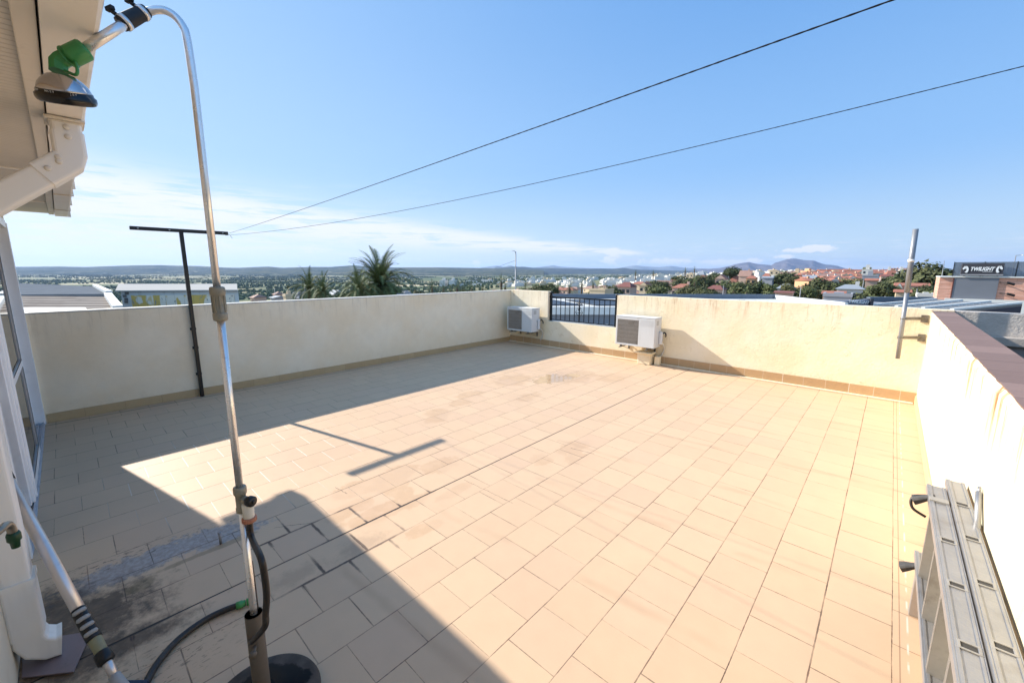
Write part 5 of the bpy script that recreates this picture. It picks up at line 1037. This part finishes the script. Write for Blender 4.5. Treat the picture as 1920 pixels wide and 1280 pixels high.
# ------------------------------------------------------------------ houses
m_wl=[mat('white render','cdc9c1',.85,var=.06,scale=.6),mat('pink beige render','c4a592',.85,var=.08,scale=.6),mat('cream render','cfb999',.85,var=.08,scale=.6),mat('grey render far','9a9ba0',.85,var=.08,scale=.6),mat('peach render','c99f78',.85,var=.08,scale=.6)]
m_rf=[mat('terracotta tiles','99624f',.85,var=.3,scale=1.2,dirt='6e453a',dscale=.8),mat('brown red tiles','784a42',.85,var=.25,scale=1.2),mat('faded pink tiles','967668',.85,var=.2,scale=1.2),mat('grey roof','8b9096',.7,var=.1,scale=1)]
m_win=mat('house window','2b3038',.3)
def house_obj(name,label,u0,u1,v0,dep,z0,zt_,zr_,wl,rf,kind,group=None,nwin=2,chim=False,ang=0,parts=True):
    uc,vc=(u0+u1)/2,v0+dep/2; t=thing(name,label,'house',W(uc,vc,z0),0,group); Mx=Matrix.Translation(W(uc,vc,0))@MW@Matrix.Rotation(ang,4,'Z'); hw,hd=(u1-u0)/2,dep/2
    w=MB(); w.box((-hw,-hd,z0-4),(hw,hd,zt_),Mx); w.build('wall',m_wl[wl],t)
    w=MB(); o=.35
    if kind=='flat': w.box((-hw-.1,-hd-.1,zt_+.001),(hw+.1,-hd+.15,zt_+.5),Mx); w.box((-hw-.1,-hd+.15,zt_+.001),(-hw+.15,hd+.1,zt_+.5),Mx); w.box((hw-.15,-hd+.15,zt_+.001),(hw+.1,hd+.1,zt_+.5),Mx); w.box((-hw*.3,-hd*.3,zt_+.001),(hw*.4,hd*.6,max(zr_,zt_+.6)),Mx); w.build('roof',m_wl[wl],t)
    else:
        a=[V(p) for p in((-hw-o,-hd-o,zt_),(hw+o,-hd-o,zt_),(hw+o,hd+o,zt_),(-hw-o,hd+o,zt_))]; a=[Mx@p for p in a]
        if kind=='hip': r1,r2=Mx@V((-hw*.45,0,zr_)),Mx@V((hw*.45,0,zr_))
        elif kind=='gable': r1,r2=Mx@V((-hw-o,0,zr_)),Mx@V((hw+o,0,zr_))
        if kind in('hip','gable'):
            w.add(a+[r1,r2],[(3,2,1,0),(0,1,5,4),(2,3,4,5),(1,2,5),(3,0,4)])
        elif kind=='gfront':
            r1,r2=Mx@V((0,-hd-o,zr_)),Mx@V((0,hd+o,zr_)); w.add(a+[r1,r2],[(3,2,1,0),(1,2,5,4),(3,0,4,5),(0,1,4),(2,3,5)])
        w.build('roof',m_rf[rf],t)
        if kind=='gfront':
            w=MB(); f=[Mx@V(p) for p in((-hw,-hd-o-.02,zt_+.05),(hw,-hd-o-.02,zt_+.05),(0,-hd-o-.02,zr_-.1))]; w.add(f,[(0,1,2)]); w.build('gable',m_wl[wl],t)
    for k in range(nwin):
        x=-hw+(k+.5)*2*hw/nwin; zc=zt_-1.5; w=MB(); w.box((x-.55,-hd-.06,zc-.6),(x+.55,-hd-.002,zc+.6),Mx); w.build('window',m_win,t)
    if chim:
        w=MB(); x=hw*.5; w.box((x-.35,-.3,zt_+.2),(x+.35,.3,zr_+.7),Mx); w.build('chimney',m_wl[wl],t)
    return t
def H(px0,px1,ye,yr,v,dep,wl,rf,kind,label,nwin=2,chim=False,ang=0,group=None,name='house'):
    if ang==0 and px1-px0>12 and px0<1745: ang=-.7
    u0,zt_=UZ(px0,ye,v); u1,_=UZ(px1,ye,v); _,zr_=UZ((px0+px1)/2,yr,v); z0=gz_uv((u0+u1)/2,v)
    if ang<-.5:
        Wp=u1-u0; dep=min(dep,Wp*.75); hw_=max((Wp-dep*abs(math.sin(ang)))/math.cos(ang),Wp*.4)/2; uc=(u0+u1)/2; u0,u1=uc-hw_,uc+hw_
    return house_obj(name,label,u0,u1,v,dep,min(z0,zt_-2.6),zt_,max(zr_,zt_+.3),wl,rf,kind,group,nwin,chim,ang)
H(1266,1313,540,532.5,125,8,1,0,'hip','pink walled bungalow with terracotta hip roof beneath the joined pines',4,True)
H(1330,1372,543,535,120,9,1,1,'hip','long bungalow with dark red roof behind the blue grey roof edge',4)
H(1160,1199,538,529,150,10,1,1,'hip','brown red roofed bungalow right of the yellow green tree',3)
H(1201,1228,536,529,175,9,2,0,'gfront','white gable fronted house right of the brown red bungalow',2)
H(1108,1156,545,543.5,110,6,2,3,'flat','long low beige flat shed seen over the railing',3)
H(1308,1329,515,508.5,430,14,0,3,'hip','white pavilion like building on the skyline between the pines',3)
H(1289,1308,514,511,410,12,2,0,'flat','peach block beneath the skyline palms',2)
H(1345,1372,523,515,190,9,1,0,'gfront','orange roofed villa partly behind trees below the tall skyline pine',2)
H(1390,1418,518,507,230,12,1,2,'gable','steep pinkish roof beside a white chimney wall',0,True)
H(1403,1427,522,517,200,9,4,0,'hip','peach villa with orange roof above the tree belt',2)
H(1424,1434,520,510,215,8,0,0,'flat','narrow white stair tower house left of the small red roof',1)
H(1433,1450,518,512,215,9,0,0,'hip','small red roofed house right of the narrow white tower',2)
H(1434,1458,521,518,185,8,3,3,'gable','grey white roofed low house above the middle trees',0)
H(1447,1470,508,505.5,330,12,2,0,'flat','ochre parapet block beneath the left foot of the rocky mountain',2)
H(1488,1512,512,503,280,12,2,0,'flat','beige two storey block with terrace in front of the rocky mountain',2)
H(1519,1531,509,503,300,10,4,0,'flat','small peach cube on the red terraces skyline',1)
H(1465,1500,541,532,105,8,3,3,'hip','grey roofed bungalow with conservatory top near the white roof edge',3)
H(1461,1500,549,546,92,5,1,1,'gable','low pink outbuilding below the grey roofed bungalow',3)
H(1511,1540,522,516,170,8,3,3,'gable','grey white roof of a terrace end beside the wide olive pine',1)
H(1505,1516,527,519,165,6,0,0,'gfront','narrow white gable with red roof at the terrace end',1)
H(1583,1640,542,534,88,9,0,3,'hip','white villa with pale grey roof at centre right of the trees',4,True)
H(1554,1600,551,546,82,5,4,0,'gable','low pinkish roof in front of the white villa',2)
H(1625,1657,518,508,150,9,3,3,'flat','white and lavender flat fronted house on the slope',3)
H(1630,1655,526,522,130,5,1,0,'gable','red lean-to roof below the lavender fronted house',0)
H(1622,1645,506,496,260,10,0,3,'flat','tall stepped white block with roof terrace on the crest',2)
H(1664,1680,509,500,240,10,0,3,'flat','white cubes left of the long brown roof house on the crest',2)
H(1686,1704,512,500,210,10,0,3,'flat','white house with dark pergola left of the mast pole',3)
H(1660,1690,518,514,180,9,1,1,'gable','brown roofed house below the white cubes',1)
H(1683,1698,541,530,100,7,0,0,'gfront','bright white gable end below the broad pine',1)
H(1699,1762,536,531,104,6,1,0,'gable','long low house with salmon roof left of the brick building',3)
H(1688,1716,548,543,80,6,2,0,'gable','low tiled roof with white chimney below the white gable',1)
H(1730,1762,556,551,60,5,0,3,'flat','white garden wall building touching the brick building',0)
H(1558,1620,556.5,554.5,60,5,3,3,'flat','grey awning roofed shed behind the small slate sign',0)
H(528,546,556,545.5,80,8,2,3,'flat','pale pink cube house left of the palms',0)
H(545,578,552,547,95,10,3,3,'flat','grey white flat building behind the leftmost palms',2)
H(612,640,552,544,90,10,0,3,'gable','white roofed shed between the palms and the biggest palm',0)
H(502,530,558,555,85,8,3,3,'gable','pale roofed low house left of the pink cube',2)
H(752,768,552,546.5,70,6,3,1,'flat','small lavender shed right of the biggest palm',2)
H(464,492,558,552,115,10,1,2,'hip','pink roofed villa left of the pale low house',2)
H(508,528,552,547,150,10,1,2,'hip','small pink roofed villa behind the pink cube',2)
H(824,834,525.5,521.5,1300,60,0,3,'flat','left of two white warehouses far out on the plain',0,name='warehouse')
H(841,853,525.5,521.5,1300,60,0,3,'flat','right of two white warehouses far out on the plain',0,name='warehouse')
# red terraces stepping over the slope
rnd=random.Random(21)
for r_,(v,y0,n,pa,pb) in enumerate(((150,525,7,1520,1625),(185,519.5,8,1515,1625),(225,514.5,9,1512,1620),(270,511,10,1510,1680),(330,507.5,9,1500,1690))):
    for k in range(n):
        a=pa+(pb-pa)*k/n; b_=a+(pb-pa)/n*.96; y=y0+rnd.uniform(-1,1)
        H(a,b_,y+2.2,y-2.4,v,9,rnd.choice([0,2,4]),0,'gable' if rnd.random()<.7 else 'gfront','terracotta roofed terrace house on the hillside under the mountain',1,rnd.random()<.6,rnd.uniform(-.45,-.05),'terracotta terraces on the hillside under the mountain','terrace_house')
# pinkish bungalows straight ahead
for i in range(44):
    px=rnd.uniform(690,1260); v=rnd.uniform(130,380); u_=(px-960)/F*v; z=gz_uv(u_,v); wd_=rnd.uniform(8,13)
    house_obj('bungalow','pinkish roofed bungalow in the spread of low houses straight ahead',u_-wd_/2,u_+wd_/2,v,8,z,z+3,z+4.6,rnd.choice([1,2,0]),2 if rnd.random()<.75 else 0,'hip','pinkish bungalows straight ahead',2,False,rnd.uniform(-1.1,-.3))
for i in range(34):
    px=rnd.uniform(1200,1760); v=rnd.uniform(170,420); u_=(px-960)/F*v; z=gz_uv(u_,v); wd_=rnd.uniform(7,11)
    house_obj('villa','pale walled villa scattered among the trees on the right hand slope',u_-wd_/2,u_+wd_/2,v,8,z,z+rnd.choice([3.2,5.5]),z+7,rnd.choice([0,2,1,3,0]),rnd.choice([0,0,2,1]),rnd.choice(['hip','gable','flat']) ,'pale villas among the trees on the right hand slope',2,rnd.random()<.4,rnd.uniform(-.9,-.2))
# white town
def white_house(seed):
    r=random.Random(seed); w=MB(); a,b_,h=r.uniform(5,8),r.uniform(5,7),r.uniform(5.5,7.5); w.box((-a,-b_,-8),(a,b_,h*.55)); w.box((-a*r.uniform(.3,.9),-b_*.6,h*.55),(a*r.uniform(.2,.8),b_,h)); w.box((a*.3,-b_*.2,h),(a*.6,b_*.3,h+1.3)); w.cur=1
    for k in range(3): x=-a+(k+.6)*2*a/3.4; w.box((x-.7,-b_-.05,h*.15),(x+.7,-b_-.01,h*.42))
    me_o=w.build('white_house',[m_wl[(0,0,0,2,0,0)[seed%6]],m_win]); return me_o
PW=[white_house(k) for k in range(6)]; first={}
for i in range(190):
    k=i%6
    if i<150: v=math.exp(rnd.uniform(math.log(420),math.log(1500))); px=rnd.uniform(925,1470) if v>700 else rnd.uniform(1060,1500)
    else: px=rnd.uniform(860,1150); v=rnd.uniform(1100,2600)
    u_=(px-960)/F*v; z=gz_uv(u_,v); o=PW[k] if k not in first else PW[k].copy()
    if k in first: C.objects.link(o)
    first[k]=1; o.location=W(u_,v,z); s_=rnd.uniform(.8,1.25)*(1+v/4000); o.scale=(s_,s_,s_*rnd.uniform(.8,1.15)); o.rotation_euler=(0,0,-.74+rnd.uniform(-.5,.4)); tag(o,'small white flat roofed house far off in the white town','house','far white houses of the town')
for i in range(26):
    px=rnd.uniform(1460,1700); v=rnd.uniform(340,640); k=i%6; u_=(px-960)/F*v; z=gz_uv(u_,v); o=PW[k].copy(); C.objects.link(o); o.location=W(u_,v,z); s_=rnd.uniform(.7,1.0); o.scale=(s_,s_,s_*.8); o.rotation_euler=(0,0,-.1+rnd.uniform(-.4,.4)); tag(o,'pale block house on the crest behind the red terraces','house','pale blocks on the crest behind the terraces')
# ================================================================== HAZE
m=bpy.data.materials.new('haze air'); m.use_nodes=True; nt=m.node_tree; nt.nodes.clear(); om=nt.nodes.new('ShaderNodeOutputMaterial'); pv=nt.nodes.new('ShaderNodeVolumePrincipled'); nt.links.new(pv.outputs[0],om.inputs['Volume'])
pv.inputs['Color'].default_value=(.46,.64,1,1); pv.inputs['Density'].default_value=3.2e-5; pv.inputs['Anisotropy'].default_value=.2
w=MB(); w.box((-31000,-31000,-66),(31000,31000,560)); hz=w.build('haze',m); tag(hz,'thin blue air over the valley','haze',kind='stuff')
